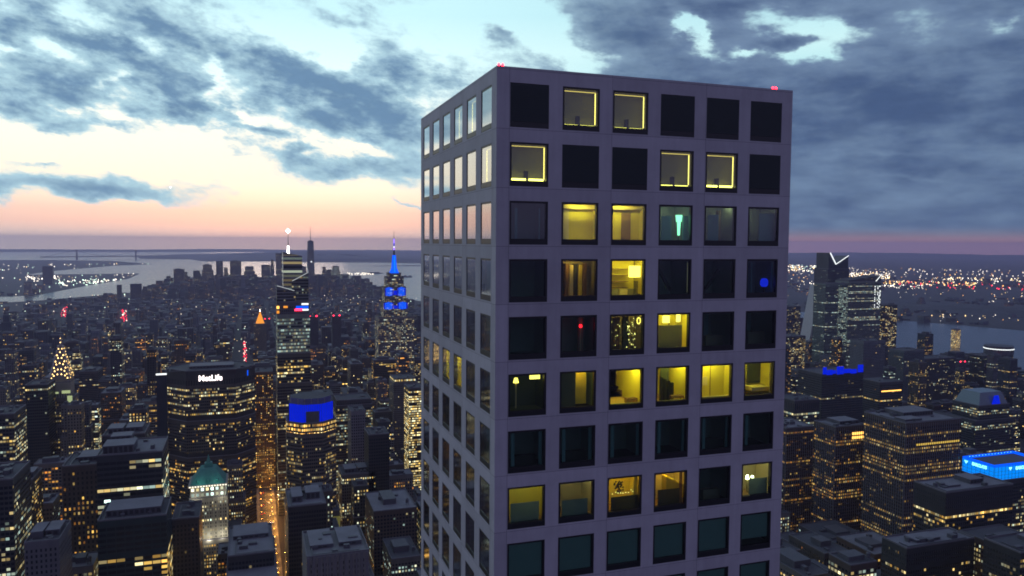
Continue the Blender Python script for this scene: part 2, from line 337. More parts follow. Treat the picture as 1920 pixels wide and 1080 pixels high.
def sheet(name, pts, z, mat):
    P3 = [Vector((x, y, z)) for x, y in pts]; tri = tessellate_polygon([P3]); b = MB()
    for t3 in tri:
        q = [P3[i] for i in t3]
        if (q[1]-q[0]).cross(q[2]-q[0]).z < 0: q = q[::-1]
        b.face(q, mat)
    return tag(b.build(name), kind='structure')
SH_MAN = [(40.7890,-73.9830),(40.7725,-73.9945),(40.7625,-74.0012),(40.7578,-74.0058),(40.7495,-74.0092),(40.7425,-74.0105),(40.7290,-74.0118),(40.7175,-74.0165),(40.7065,-74.0190),(40.7010,-74.0160)]
SH_EAST = [(40.7008,-74.0120),(40.7050,-74.0020),(40.7095,-73.9910),(40.7110,-73.9765),(40.7265,-73.9715),(40.7355,-73.9740),(40.7430,-73.9712),(40.7485,-73.9675),(40.7600,-73.9570),(40.7650,-73.9530),(40.7560,-73.9520),(40.7440,-73.9600),(40.7300,-73.9630),(40.7130,-73.9690),(40.7050,-73.9760),(40.7045,-73.9930)]
SH_BK = [(40.6950,-74.0015),(40.6850,-74.0110),(40.6735,-74.0185),(40.6700,-74.0050),(40.6600,-74.0130),(40.6450,-74.0290),(40.6400,-74.0390),(40.6200,-74.0420),(40.6060,-74.0340),(40.5900,-74.0000),(40.5730,-74.0130),(40.5710,-73.9500),(40.55,-73.80),(40.42,-73.60),(40.42,-73.97),(40.47,-74.01),(40.44,-74.12),(40.50,-74.20),(40.56,-74.09),(40.5850,-74.0650),(40.6040,-74.0560),(40.6270,-74.0730),(40.6440,-74.0720)]
SH_NJ = [(40.6530,-74.0860),(40.6690,-74.0900),(40.6655,-74.0640),(40.6720,-74.0750),(40.6870,-74.0680),(40.6930,-74.0560),(40.7040,-74.0390),(40.7110,-74.0370),(40.7160,-74.0330),(40.7270,-74.0325),(40.7345,-74.0295),(40.7560,-74.0240),(40.7700,-74.0170),(40.7890,-73.9990)]
sheet('water', [ll(*p) for p in SH_MAN+SH_EAST+SH_BK+SH_NJ], 0.6, WATER)
for nm, pts in (('governors_island', [(40.6930,-74.0160),(40.6905,-74.0125),(40.6860,-74.0200),(40.6845,-74.0250),(40.6880,-74.0235)]), ('statue_island', [(40.6905,-74.0455),(40.6895,-74.0435),(40.6882,-74.0448),(40.6893,-74.0470)]), ('ferry_island', [(40.7000,-74.0410),(40.6990,-74.0375),(40.6975,-74.0395),(40.6985,-74.0425)])):
    P2 = [ll(*p) for p in pts]; b = MB()
    if sum(P2[i][0]*P2[(i+1) % len(P2)][1]-P2[(i+1) % len(P2)][0]*P2[i][1] for i in range(len(P2))) < 0: P2 = P2[::-1]
    b.prism(P2, 0.0, 5.0, LAND, LAND); rr = random.Random(nm)
    for i in range(40):
        w = [rr.random() for _ in P2]; sw = sum(w); cx = sum(a*p[0] for a, p in zip(w, P2))/sw; cy = sum(a*p[1] for a, p in zip(w, P2))/sw
        b.cyl(cx, cy, 4.5, 5+rr.uniform(5, 16), rr.uniform(12, 30), rr.uniform(3, 14), LAND, 7)
    tag(b.build(nm), kind='structure')
def hills(name, pts, width, rng):
    b = MB(); rr = random.Random(name); rows = 14; grid = []
    n = 60
    for i in range(n+1):
        t = i/n*(len(pts)-1); j = min(int(t), len(pts)-2); f = t-j
        x = pts[j][0]*(1-f)+pts[j+1][0]*f; y = pts[j][1]*(1-f)+pts[j+1][1]*f; h = pts[j][2]*(1-f)+pts[j+1][2]*f
        tx, ty = pts[j+1][0]-pts[j][0], pts[j+1][1]-pts[j][1]; L = math.hypot(tx, ty); nx, ny = -ty/L, tx/L
        row = []
        for q in range(rows+1):
            s = q/rows*2-1; z = h*max(0, (1-s*s))*(0.75+0.35*math.sin(i*0.9+q)*math.sin(i*.37+1.3*q))
            if i in (0, n): z = 0
            row.append((x+nx*s*width, y+ny*s*width, z-0.5))
        grid.append(row)
    for i in range(n):
        for q in range(rows): b.face([grid[i][q], grid[i+1][q], grid[i+1][q+1], grid[i][q+1]], LAND)
    o = b.build(name); o.data.polygons.foreach_set('use_smooth', [True]*len(o.data.polygons)); tag(o, kind='structure')
si = [(*ll(40.638,-74.085), 60), (*ll(40.615,-74.095), 115), (*ll(40.600,-74.11), 125), (*ll(40.575,-74.14), 110), (*ll(40.54,-74.20), 50)]
hills('island_hills', si, 2600, None)
hills('harbour_hills', [(-16000, 27000, 20), (-9000, 31000, 60), (0, 33000, 85), (8000, 32500, 60), (14000, 31000, 40)], 2600, None)
hills('ridge_hills', [(14000, 30500, 60), (21000, 25500, 120), (26000, 19500, 150), (28500, 13500, 150), (30000, 7500, 130), (31500, 0, 120)], 3000, None)
hills('palisade_hills', [(*ll(40.741,-74.043), 20), (*ll(40.757,-74.036), 42), (*ll(40.775,-74.020), 60), (*ll(40.80,-74.0), 70)], 520, None)
# suspension bridge at the harbour mouth
BR = pbr('bridge_steel', (.05, .055, .065), 0.7)
A, Bp = Vector((-3330, 17750, 0)), Vector((-2330, 18500, 0)); dv = (Bp-A).normalized()
br = empty('suspension_bridge', tuple(A), 'distant grey suspension bridge with two towers across the harbour mouth', 'bridge')
for T0 in (A, Bp):
    b = MB(); nn = Vector((-dv.y, dv.x, 0))
    for s in (-1, 1):
        c = T0+nn*s*14; b.box(c.x-9, c.x+9, c.y-9, c.y+9, 0, 205, BR)
    for z in (75, 195): b.bar(tuple(T0+nn*-14+Vector((0, 0, z))), tuple(T0+nn*14+Vector((0, 0, z))), 8, BR)
    b.build('bridge_tower', br)
b = MB(); b.bar(tuple(A-dv*700+Vector((0, 0, 66))), tuple(Bp+dv*700+Vector((0, 0, 66))), 7, BR); b.build('deck', br)
b = MB(); prev = None
for i in range(33):
    t = i/32; p = A.lerp(Bp, t)+Vector((0, 0, 80+122*(2*t-1)**2))
    if prev: b.bar(tuple(prev), tuple(p), 2.0, BR)
    prev = p
b.bar(tuple(A+Vector((0, 0, 200))), tuple(A-dv*650+Vector((0, 0, 68))), 2, BR); b.bar(tuple(Bp+Vector((0, 0, 200))), tuple(Bp+dv*650+Vector((0, 0, 68))), 2, BR)
b.build('main_cable', br)

# ---------------------------------------------------------------- the concrete tower
TW = 28.38; TOP = 426.0; PIT = 4.5523; FL = 4.72; T0 = 1.164; OH = 3.535
CN, WN_ = 1.136, 3.349          # margin and width of the openings, north face
CE, WE = 1.33, 2.98            # the same on the east face
tower = empty('residential_tower', (0, 0, 0), 'slender pale concrete tower with a grid of big square windows, tallest and nearest', 'tower')
def rowtop(r): return TOP-T0-(r-1)*FL
NROWS = 88; REV = 0.40
b = MB()
def wall_grid(P0, ux, nx, c, w):
    # P0: corner seen at left of the face, ux: unit vector to the right, nx: unit vector inward
    U = [0.0]
    for i in range(6): U += [c+i*PIT, c+i*PIT+w]
    U.append(TW); Z = [TOP+0.02]
    for r in range(1, NROWS+1): Z += [rowtop(r), rowtop(r)-OH]
    Z.append(0.0)
    def pt(u, d, z): return (P0[0]+ux[0]*u+nx[0]*d, P0[1]+ux[1]*u+nx[1]*d, z)
    for i in range(len(U)-1):
        for q in range(len(Z)-1):
            u0, u1, z1, z0 = U[i], U[i+1], Z[q], Z[q+1]
            if i % 2 == 1 and q % 2 == 1:
                b.face([pt(u0, 0, z0), pt(u0, REV, z0), pt(u0, REV, z1), pt(u0, 0, z1)], CONC)
                b.face([pt(u1, REV, z0), pt(u1, 0, z0), pt(u1, 0, z1), pt(u1, REV, z1)], CONC)
                b.face([pt(u0, 0, z0), pt(u1, 0, z0), pt(u1, REV, z0), pt(u0, REV, z0)], CONC)
                b.face([pt(u0, REV, z1), pt(u1, REV, z1), pt(u1, 0, z1), pt(u0, 0, z1)], CONC)
            else:
                b.face([pt(u0, 0, z0), pt(u1, 0, z0), pt(u1, 0, z1), pt(u0, 0, z1)], CONC)
wall_grid((0, 0), (1, 0), (0, 1), CN, WN_)
wall_grid((0, TW), (0, -1), (1, 0), TW-(CE+5*PIT+WE), WE)
wall_grid((TW, TW), (-1, 0), (0, -1), CN, WN_)
wall_grid((TW, 0), (0, 1), (-1, 0), CN, WN_)
b.build('concrete_wall', tower)
b = MB()
b.box(.45, TW-.45, .45, TW-.45, TOP-1.1, TOP-.75, ROOF)
for (x0, x1, y0, y1) in ((0, TW, 0, .45), (0, TW, TW-.45, TW), (0, .45, .45, TW-.45), (TW-.45, TW, .45, TW-.45)): b.box(x0, x1, y0, y1, TOP+.021, TOP+.06, CONC)
for (x0, x1, y0, y1) in ((.455, TW-.455, .451, .47), (.451, .47, .48, TW-.48), (TW-.47, TW-.451, .48, TW-.48), (.455, TW-.455, TW-.47, TW-.451)): b.box(x0, x1, y0, y1, TOP-.75, TOP+.019, CONC)
b.build('roof', tower)
b = MB(); b.box(8, 20.4, 8, 20.4, 0.2, TOP-2.2, DARKW); b.build('core', tower)
for r in range(1, 13):
    b = MB(); zt = rowtop(r)-OH-0.06; b.box(.43, TW-.43, .43, TW-.43, zt-0.95, zt, SLABM)
    b.build('floor_slab', tower)

def frame_mesh(w, h):
    b = MB(); e = .006; y0, y1 = .035, .37; s, t, q = (.17 if w > 3.2 else .07), .16, .47
    b.box(-e, w+e, y0, y1, -t, e, BLACK); b.box(-e, w+e, y0, y1, -h-e, -h+q, BLACK)
    b.box(-e, s, y0, y1, -h+q, -t, BLACK); b.box(w-s, w+e, y0, y1, -h+q, -t, BLACK)
    b.box(.05, w-.05, y0-.025, y0, -h+.06, -h+q-.08, BLACK)
    return b
def pane_mesh(w, h):
    s = .165 if w > 3.2 else .065; y = .10 if w > 3.2 else .06; b = MB(); b.face([(s, y, -h+.465), (w-s, y, -h+.465), (w-s, y, -.155), (s, y, -.155)], GLASS); return b
def screen_mesh(w, h):
    b = MB(); b.box(.05, w-.05, .0345, .09, -h+.48, -.05, SCREEN)
    n = 16
    for i in range(n):
        z = -h+.5+i*(h-.6)/n; b.box(.12, w-.12, .015, .034, z, z+.07, SCREEN)
    return b
def blind_mesh(w, h, lo=0.0):
    b = MB(); z0 = -h+.44+lo*(h-.6); b.box(.14, w-.14, .33, .345, z0, -.13, BLINDM); b.box(.14, w-.14, .32, .36, z0-.05, z0, BLINDM)
    return b
def strips_mesh(w, h, left, strong):
    b = MB(); b.box(.172, w-.172, .44, .50, -.285, -.24, E_STRIP2)
    x = w-.24 if not left else .18
    b.box(x, x+.05, .44, .50, -h+.62, -.31, E_STRIP)
    hh = .17 if strong else .05
    b.box(.2, w*.5-.13, .46, .52, -h+.50, -h+.50+hh, E_SILL); b.box(w*.5+.13, w-.26, .46, .52, -h+.50, -h+.50+hh, E_SILL)
    return b
def box_mesh(w, h):
    b = MB(); b.box(-.2, w+.2, 1.15, 1.2, -h-.03, .2, OLIVE); b.box(-.2, -.15, .42, 1.149, -h-.03, .2, OLIVE); b.box(w+.15, w+.2, .42, 1.149, -h-.03, .2, OLIVE)
    b.box(-.149, w+.149, .42, 1.149, .15, .2, OLIVE); b.box(-.149, w+.149, .42, 1.149, -h-.03, -h+.02, OLIVE)
    b.box(w*.5-.13, w*.5+.13, .6, .95, -h+.025, -h+1.3, BLACK)
    return b
MESHES = {}
def put_part(key, maker, name, parent, loc, rot=0):
    if key not in MESHES:
        o = maker().build(name, None); MESHES[key] = o.data
    else:
        o = bpy.data.objects.new(name, MESHES[key]); COL.objects.link(o); o['_o'] = [0, 0, 0]
    o.parent = parent; o.location = loc; o.rotation_euler = (0, 0, rot); return o
SCREENS = {(1, 1), (1, 4), (1, 5), (1, 6), (2, 2), (2, 3), (2, 6)}
LIGHTBOX = {(1, 2): 0, (1, 3): 0, (2, 1): 1, (2, 4): 0, (2, 5): 1}
def bay(face, r, c):
    z = rowtop(r)
    if face == 'N': return (CN+(c-1)*PIT, 0, z), 0.0, WN_
    return (0, CE+(c-1)*PIT+WE, z), -math.pi/2, WE
BLINDS = {(9, c): 0 for c in range(1, 7)}; BLINDS.update({(10, c): 0 for c in range(1, 7)}); BLINDS[(9, 6)] = .22
rest = MB()
def window(face, r, c):
    loc, rot, w = bay(face, r, c)
    wd = put_part(('frame', face), lambda: frame_mesh(w, OH), 'window', tower, loc, rot)
    if face == 'N' and (r, c) in SCREENS:
        put_part(('screen', face), lambda: screen_mesh(w, OH), 'metal_screen', wd, (0, 0, 0)); return wd
    put_part(('pane', face), lambda: pane_mesh(w, OH), 'glass_pane', wd, (0, 0, 0))
    lb = LIGHTBOX.get((r, c)) if face == 'N' else {(1, 2): 0, (1, 3): 0, (2, 1): 0}.get((r, c))
    if lb is not None:
        put_part(('strip', face, lb), lambda: strips_mesh(w, OH, face == 'E', lb), 'light_strip', wd, (0, 0, 0))
        put_part(('lbox', face), lambda: box_mesh(w, OH), 'back_panel', wd, (0, 0, 0))
    if face == 'N' and (r, c) in BLINDS: put_part(('blind', BLINDS[(r, c)]), lambda: blind_mesh(w, OH, BLINDS[(r, c)]), 'roller_blind', wd, (0, 0, 0))
    return wd
for r in range(1, 11):
    for c in range(1, 7): window('N', r, c)
EW = [(r, c) for c in range(1, 5) for r in range(1, 10)] + [(6, 5), (6, 6), (1, 5), (1, 6)]
for r, c in EW: window('E', r, c)
def rest_window(face, r, c):
    loc, rot, w = bay(face, r, c); M4 = Matrix.Translation(loc) @ Matrix.Rotation(rot, 4, 'Z')
    for src in (frame_mesh(w, OH), pane_mesh(w, OH)):
        for f, mi in zip(src.f, src.mi): rest.face([tuple(M4 @ Vector(src.v[i])) for i in f], src.mats[mi])
for c in range(1, 7):
    for r in range(1, NROWS+1):
        if (r, c) not in EW: rest_window('E', r, c)
        if r > 10: rest_window('N', r, c)
        for face, P0, rot in (('S', (TW-CN-(c-1)*PIT, TW), math.pi), ('W', (TW, CN+(c-1)*PIT), math.pi/2)):
            M4 = Matrix.Translation((P0[0], P0[1], rowtop(r))) @ Matrix.Rotation(rot, 4, 'Z')
            rest.face([tuple(M4 @ Vector(p)) for p in ((0, .3, -OH), (WN_, .3, -OH), (WN_, .3, 0), (0, .3, 0))], SCREEN)
tag(rest.build('window', tower), kind='stuff')

# rooms behind the glass: u runs left to right along the bay, d inward, h up from the floor
class Room:
    def __init__(s, face, r, c, depth, wall, floor=None, ceil=None, u0=-.55, u1=None, name='room'):
        s.loc, s.rot, s.w = bay(face, r, c); s.M = Matrix.Translation((s.loc[0], s.loc[1], s.loc[2]-OH)) @ Matrix.Rotation(s.rot, 4, 'Z')
        u1 = s.w+.55 if u1 is None else u1; s.depth = depth; s.u1 = u1
        s.k = 0.8*(s.loc[0]+s.w/2-CAM_P[0])/(-CAM_P[1]) if face == 'N' else 0.0
        b = MB(); d0, H = .45, OH+.17
        p = lambda u, d, h: tuple(s.M @ Vector((u, d, h)))
        for pts, m in (([(u0, depth, 0), (u1, depth, 0), (u1, depth, H), (u0, depth, H)], wall), ([(u0, d0, 0), (u0, depth, 0), (u0, depth, H), (u0, d0, H)], wall), ([(u1, depth, 0), (u1, d0, 0), (u1, d0, H), (u1, depth, H)], wall),
                       ([(u0, d0, 0), (u1, d0, 0), (u1, depth, 0), (u0, depth, 0)], floor or WOODF), ([(u0, depth, H), (u1, depth, H), (u1, d0, H), (u0, d0, H)], ceil or CEIL)):
            b.face([p(*q) for q in pts], m)
        s.o = b.build(name, tower)
    def bx(s, name, u0, u1, d0, d1, h0, h1, m, parent='room'):
        sh = min(s.k*(d0+d1)/2, max(0.0, s.u1-.05-u1)); u0, u1 = u0+sh, u1+sh; b = MB(); b.box(u0, u1, d0, d1, h0, h1, m); b.v = [tuple(s.M @ Vector(q)) for q in b.v]
        return b.build(name, s.o)
    def light(s, u, d, h, du, dd, m): return s.bx('ceiling_light', u-du/2, u+du/2, d-dd/2, d+dd/2, h-.06, h, m)
    def thing(s, name, label, cat, build, group=None):
        o3 = tuple(s.M @ Vector((0, .5, 0))); t = empty(name, o3, label, cat, group)
        def part(pn, fn):
            b = MB(); fn(b); dm = sum(q[1] for q in b.v)/len(b.v); mx_ = max(q[0] for q in b.v); sh = min(s.k*dm, max(0.0, s.u1-.05-mx_)) if name != 'dining_chair' else 0.6
            b.v = [tuple(s.M @ Vector((q[0]+sh, q[1], q[2]))) for q in b.v]; return b.build(pn, t)
        build(part); return t
H0 = OH+.15
# row 3
q = Room('N', 3, 2, 2.3, OCHRE); q.light(2.0, 1.0, H0, 1.6, .25, E_CEIL); q.bx('wall_panel', .0, .75, 1.5, 1.58, .01, H0-.3, CREAM); q.bx('curtain_rail', -.4, 3.6, 1.38, 1.46, 3.0, 3.08, BROWN); q.bx('cornice', -.4, 3.7, 1.9, 2.29, 3.1, 3.4, CREAM)
q = Room('N', 3, 3, 2.3, OCHRE); q.light(1.2, 1.0, H0, 1.6, .25, E_CEIL); d = q.bx('door', 1.15, 2.05, 2.2, 2.29, .01, 2.85, BROWN); q.bx('cornice', -.4, 3.7, 1.9, 2.29, 3.1, 3.4, CREAM)
q = Room('N', 3, 4, 4.0, GREYW); q.light(.8, 2.8, H0, 1.2, .2, E_DIM); q.bx('curtain', .35, 1.35, 1.0, 1.06, .3, 2.6, TEAL); q.bx('curtain', 2.5, 3.1, 1.0, 1.06, .3, 2.6, TEAL)
q.thing('standing_lamp', 'green glowing standing lamp behind a top-storey window, third row down', 'lamp', lambda part: (part('lamp_pole', lambda b: b.cyl(2.1, 1.0, 0, 1.4, .02, .02, BLACK)), part('lamp_shade', lambda b: (b.cyl(2.1, 1.0, .9, 2.1, .10, .16, E_GREEN), b.cyl(2.1, 1.0, 2.1, 2.7, .24, .30, E_GREEN)))))
q = Room('N', 3, 5, 3.5, GREYW); q.light(2.3, 2.0, H0, .8, .2, E_DIM); q.bx('curtain', .45, 1.55, .8, .86, .2, 2.8, TEAL); q.bx('pilaster', 2.0, 2.3, 3.2, 3.49, .01, 3.3, OLIVE)
q = Room('N', 3, 6, 3.5, GREYW); q.light(.8, 2.0, H0, .8, .2, E_DIM); q.bx('curtain', 1.3, 3.0, .8, .86, .2, 3.0, TEAL)
q = Room('N', 3, 1, 4.5, GREYW, SLABM, SLABM); q.bx('curtain', .5, .72, .8, .86, .4, 3.0, TEAL); q.bx('curtain', 2.6, 2.72, .8, .86, .4, 3.0, TEAL)  # the two thin curtain strips stand in for vertical glints on the glass
# row 4
q = Room('N', 4, 2, 2.6, OLIVE); q.light(1.4, 1.4, H0, .5, .3, E_CEIL2)
for i in range(5): q.bx('bookshelf', .45+i*.42, .78+i*.42, 2.1, 2.59, .3, 3.1-.12*(i % 2), [BROWN, CREAM, DARKF, OCHRE, BROWN][i])
q = Room('N', 4, 3, 3.2, OCHRE); q.light(1.9, 1.2, H0, 1.5, .3, E_CEIL); q.light(.4, 1.2, H0, .3, .3, E_CEIL)
for i in range(4): q.bx('shelf', .2, 1.9, 2.7, 3.15, .9+i*.55, .96+i*.55, BROWN)
for i in range(3): q.bx('cabinet', .1+i*.9, .9+i*.9, 2.65, 3.18, .02, .8, [OLIVE, CREAM, OLIVE][i])
q.thing('box_lantern', 'bright yellow box lantern hanging in the fourth-row window with shelves', 'lamp', lambda part: (part('lamp_shade', lambda b: b.box(2.0, 2.95, 1.5, 1.9, 1.9, 2.9, E_WARM)), part('hanging_rod', lambda b: b.cyl(2.45, 1.7, 2.9, H0, .02, .02, BLACK))))
q.thing('dining_chair', 'dark slatted chair in the fourth-row window with shelves', 'chair', lambda part: (part('seat', lambda b: b.box(2.3, 2.75, .9, 1.35, .42, .48, BLACK)), part('backrest', lambda b: [b.box(2.32+i*.09, 2.36+i*.09, 1.30, 1.34, .48, 1.6, BLACK) for i in range(5)]), part('leg', lambda b: [b.box(x, x+.04, y, y+.04, 0, .42, BLACK) for x in (2.3, 2.71) for y in (.9, 1.31)])))
for c in (4, 5):
    q = Room('N', 4, c, 4.5, GREYW, SLABM, SLABM); q.bx('light_strip', 3.02, 3.07, .5, .55, .6, 3.2, E_FAINT)  # glowing strip stands in for the lit jamb mirrored at the right
    b = MB(); b.v = []; b.box(0, .25, 0, .25, 0, 3.9, DARKF); Mx = q.M @ Matrix.Translation((2.2 if c == 4 else 1.1, 1.6, .6)) @ Matrix.Rotation(R(-34 if c == 4 else 38), 4, 'Y'); b.v = [tuple(Mx @ Vector((p[0], p[1], p[2]*.65))) for p in b.v]; b.build('diagonal_brace', q.o)
q = Room('N', 4, 6, 4.0, GREYW, SLABM, SLABM); q.bx('curtain', .55, .65, .6, .66, .3, 3.2, TEAL); q.bx('curtain', 2.75, 2.9, .6, .66, .3, 3.2, TEAL)
q.thing('blue_lamp', 'round glowing blue lamp behind the rightmost fourth-row window', 'lamp', lambda part: (part('lamp_globe', lambda b: (b.cyl(2.05, .95, .95, 1.15, .26, .36, E_BLUE, 16), b.cyl(2.05, .95, 1.15, 1.5, .36, .36, E_BLUE, 16), b.cyl(2.05, .95, 1.5, 1.72, .36, .22, E_BLUE, 16))), part('lamp_base', lambda b: b.cyl(2.05, .95, 0, .95, .16, .05, BLACK))))
q = Room('N', 4, 1, 4.5, GREYW, SLABM, SLABM)
# row 5
q = Room('N', 5, 1, 4.5, GREYW, SLABM, SLABM)
q = Room('N', 5, 2, 3.5, GREYW, SLABM, SLABM); q.bx('column', 1.75, 2.15, 1.6, 2.0, 0.01, 3.4, OLIVE)
q.thing('red_lamp', 'small round red lamp on a stand inside the dark fifth-row window', 'lamp', lambda part: (part('lamp_globe', lambda b: (b.cyl(1.95, 1.2, 2.35, 2.45, .08, .15, E_RED), b.cyl(1.95, 1.2, 2.45, 2.62, .15, .10, E_RED))), part('lamp_pole', lambda b: b.cyl(1.95, 1.2, 0, 2.35, .03, .03, CREAM))))
q = Room('N', 5, 3, 3.0, OLIVE); q.light(2.7, 1.6, H0, .3, .3, E_CEIL2); q.bx('curtain', .3, 1.0, .9, 1.0, .2, 3.2, BROWN); q.bx('curtain', 1.3, 1.9, 1.4, 1.5, .2, 3.2, DARKF)
def fairy(b):
    rr = random.Random(5)
    for i in range(60): b.oct(rr.choice((.55, .6, 1.9, 2.1, 2.3))+rr.gauss(0, .12), .8+rr.random()*.5, rr.uniform(.4, 3.1), rr.uniform(.018, .05), E_FAIRY)
q.thing('string_lights', 'tangle of small golden string lights in the fifth-row window', 'string lights', lambda part: part('bulb_string', fairy))
q.thing('ring_lamp', 'glowing white ring lamp at the upper right of the string-lit window', 'lamp', lambda part: part('lamp_ring', lambda b: [b.oct(2.85+.16*math.cos(a*.524), .75, 2.85+.26*math.sin(a*.524), .07, E_WARM) for a in range(12)]))
q = Room('N', 5, 4, 3.2, OCHRE); q.light(1.7, 1.3, H0, 1.6, .3, E_CEIL); q.bx('low_partition', .1, 2.6, .9, 1.05, .3, 2.35, OLIVE)
q.bx('light_panel', .75, 1.45, 1.9, 2.0, 2.45, 3.1, E_WARM); q.bx('light_panel', 2.15, 2.55, 1.9, 2.0, 2.5, 3.25, E_WARM)
for c in (5, 6): q = Room('N', 5, c, 4.5, GREYW, SLABM, SLABM); q.bx('cabinet', .5, 2.4, 2.2, 2.8, .01, 1.1+.2*(c-5), OLIVE); q.bx('wall_panel', .5, 1.1, 4.3, 4.45, .5, 3, TEAL)
# row 6
q = Room('N', 6, 1, 4.0, DARKW, SLABM, SLABM)
q.bx('light_panel', 2.0, 2.9, 1.6, 1.7, 2.75, 3.1, E_WARM)
q.thing('floor_lamp', 'tall lit floor lamp at the left of the dark sixth-row window', 'lamp', lambda part: (part('lamp_shade', lambda b: b.cyl(.72, .95, 2.65, 3.05, .24, .14, E_WARM)), part('lamp_pole', lambda b: b.cyl(.72, .95, .5, 2.65, .06, .06, E_CEILW and CREAM))))
q = Room('N', 6, 2, 3.2, GREYW, DARKF, SLABM); q.bx('wall_panel', 1.55, 2.55, 1.5, 1.6, .4, 3.35, OCHRE); q.bx('ceiling_light', 1.6, 2.5, .95, 1.1, H0-.06, H0, E_CEIL2); q.bx('partition', -.4, 1.5, 1.0, 1.1, .01, 3.5, DARKW)
q = Room('N', 6, 3, 6.5, OCHRE); q.light(1.7, 2.6, H0, 1.6, .5, E_CEIL); q.light(2.9, 1.0, H0, .3, .3, E_CEILW)
for u in (.1, 1.9): q.bx('curtain', u, u+1.1, 6.2, 6.3, .9, 3.1, CREAM)
for u in (-.2, 1.5):
    q.thing('sofa', 'low brown sofa at the %s in the sixth-row yellow room' % ('back left' if u < 0 else 'back right'), 'sofa', lambda part, u=u: (part('seat', lambda b: b.box(u, u+1.6, 5.0, 5.8, .05, .42, BROWN)), part('backrest', lambda b: b.box(u, u+1.6, 5.8, 6.0, .05, .85, BROWN)), part('armrest', lambda b: b.box(u, u+.18, 5.0, 5.79, .43, .6, BROWN))))
q = Room('N', 6, 4, 5.5, OCHRE); q.light(1.9, 2.4, H0, 1.4, .4, E_CEIL); q.bx('curtain', .1, .5, 3.6, 3.7, .6, 3.2, CREAM); q.bx('curtain', .7, 1.6, 3.2, 3.3, .2, 3.4, DARKF)
for i in range(4):
    q.thing('folding_screen', 'dark tall panel leaning in the sixth-row furniture room, panel %s from the left' % ('first', 'second', 'third', 'fourth')[i], 'panel', lambda part, i=i: part('panel', lambda b: b.box(.55+i*.42, .75+i*.42, 1.2+i*.4, 1.5+i*.4, .02, 2.4-i*.28, DARKF)))
q.thing('low_bench', 'dark low bench under the wall of the sixth-row furniture room', 'bench', lambda part: (part('seat', lambda b: b.box(1.9, 3.2, 1.6, 2.2, .3, .5, BROWN)), part('leg', lambda b: [b.box(x, x+.06, y, y+.06, 0, .3, BROWN) for x in (1.9, 3.14) for y in (1.6, 2.14)])))
q = Room('N', 6, 5, 2.2, OCHRE, OCHRE); q.light(1.3, 1.35, H0, .9, .5, E_CEIL); q.light(2.4, 1.35, H0, .9, .08, E_CEILW); q.bx('ledge', -.4, 3.8, .46, .7, .3, .5, CREAM)
q = Room('N', 6, 6, 3.0, OCHRE, BROWN); q.light(.6, 1.5, H0, .8, .5, E_CEIL); q.bx('dark_glazing', 1.5, 3.0, 2.8, 2.9, 1.0, 3.3, DARKF); q.bx('bench_ledge', 1.4, 3.3, 1.5, 2.79, .5, .85, CREAM); q.bx('curtain', 2.85, 3.0, .6, .66, .3, 3.3, CREAM)
for r_, c_, items in ((6, 5, ((.3, .9, 2.12, 2.19, 1.2, 2.0, CREAM), (1.2, 1.25, 2.15, 2.19, .1, 3.4, BROWN))), (6, 3, ((2.6, 3.6, 2.0, 2.6, .01, .45, BROWN), (2.2, 2.4, 6.3, 6.45, .01, 2.8, BROWN))), (5, 4, ((1.5, 1.56, 3.1, 3.19, .1, 3.3, BROWN),))):
    class _Q(Room):
        def __init__(s, r, c): s.loc, s.rot, s.w = bay('N', r, c); s.M = Matrix.Translation((s.loc[0], s.loc[1], s.loc[2]-OH)); s.u1 = s.w+.55; s.k = 0.8*(s.loc[0]+s.w/2-CAM_P[0])/(-CAM_P[1]); s.o = [o for o in tower.children if o.name.startswith('room') and (Vector(o.data.vertices[0].co)-Vector((s.loc[0]-.55, o.data.vertices[0].co.y, s.loc[2]-OH))).length < .02][0]
    qq = _Q(r_, c_)
    for it in items: qq.bx('wall_panel', *it)
# rows 7 and 8
for c in range(1, 7):
    q = Room('N', 7, c, 4.2, GREYW, DARKF, SLABM)
    for u in ((.3, 2.75) if c < 6 else (.3,)): q.bx('curtain', u, u+.3, .55, .62, .3, 3.2, TEAL)
    if c in (1, 2, 5): q.bx('sideboard', .6, 2.6, 1.8, 2.3, .01, .9, DARKF)
q = Room('N', 8, 1, 3.0, OCHRE, WOODF); q.light(1.6, 1.4, H0, .8, .3, E_DIM); q.light(2.2, 1.9, H0, .6, .2, E_CEILW); q.bx('half_screen', .3, 2.85, .6, .65, .2, 1.95, GREYW)
q = Room('N', 8, 2, 4.0, CREAM, WOODF); q.light(2.0, 2.0, H0, .7, .35, E_DIM); q.bx('half_screen', .35, 2.75, .6, .65, .2, 1.75, GREYW)
q = Room('N', 8, 3, 3.2, OCHRE, WOODF); q.light(1.8, 1.5, H0, 1.0, .3, E_CEIL2); q.bx('half_screen', .4, 3.1, .6, .65, .2, 1.55, DARKF); q.bx('curtain', 2.6, 3.0, .8, .86, .3, 3.2, OCHRE)
q.thing('flower_arrangement', 'dark leafy arrangement on the counter of the eighth-row amber room', 'plant', lambda part: (part('pot', lambda b: b.cyl(1.2, 1.3, 1.6, 1.9, .14, .2, BROWN)), part('foliage', lambda b: [b.oct(1.2+random.gauss(0, .22), 1.3+random.gauss(0, .15), 2.3+random.gauss(0, .22), .1, DARKF) for _ in range(40)])))
def candle(part): part('bulb', lambda b: [b.oct(.6+.25*i+random.gauss(0, .05), .9, 1.72+random.random()*.25, .045, E_FAIRY) for i in range(9)])
q.thing('candle_row', 'row of tiny candle lights along the counter of the eighth-row amber room', 'candles', candle)
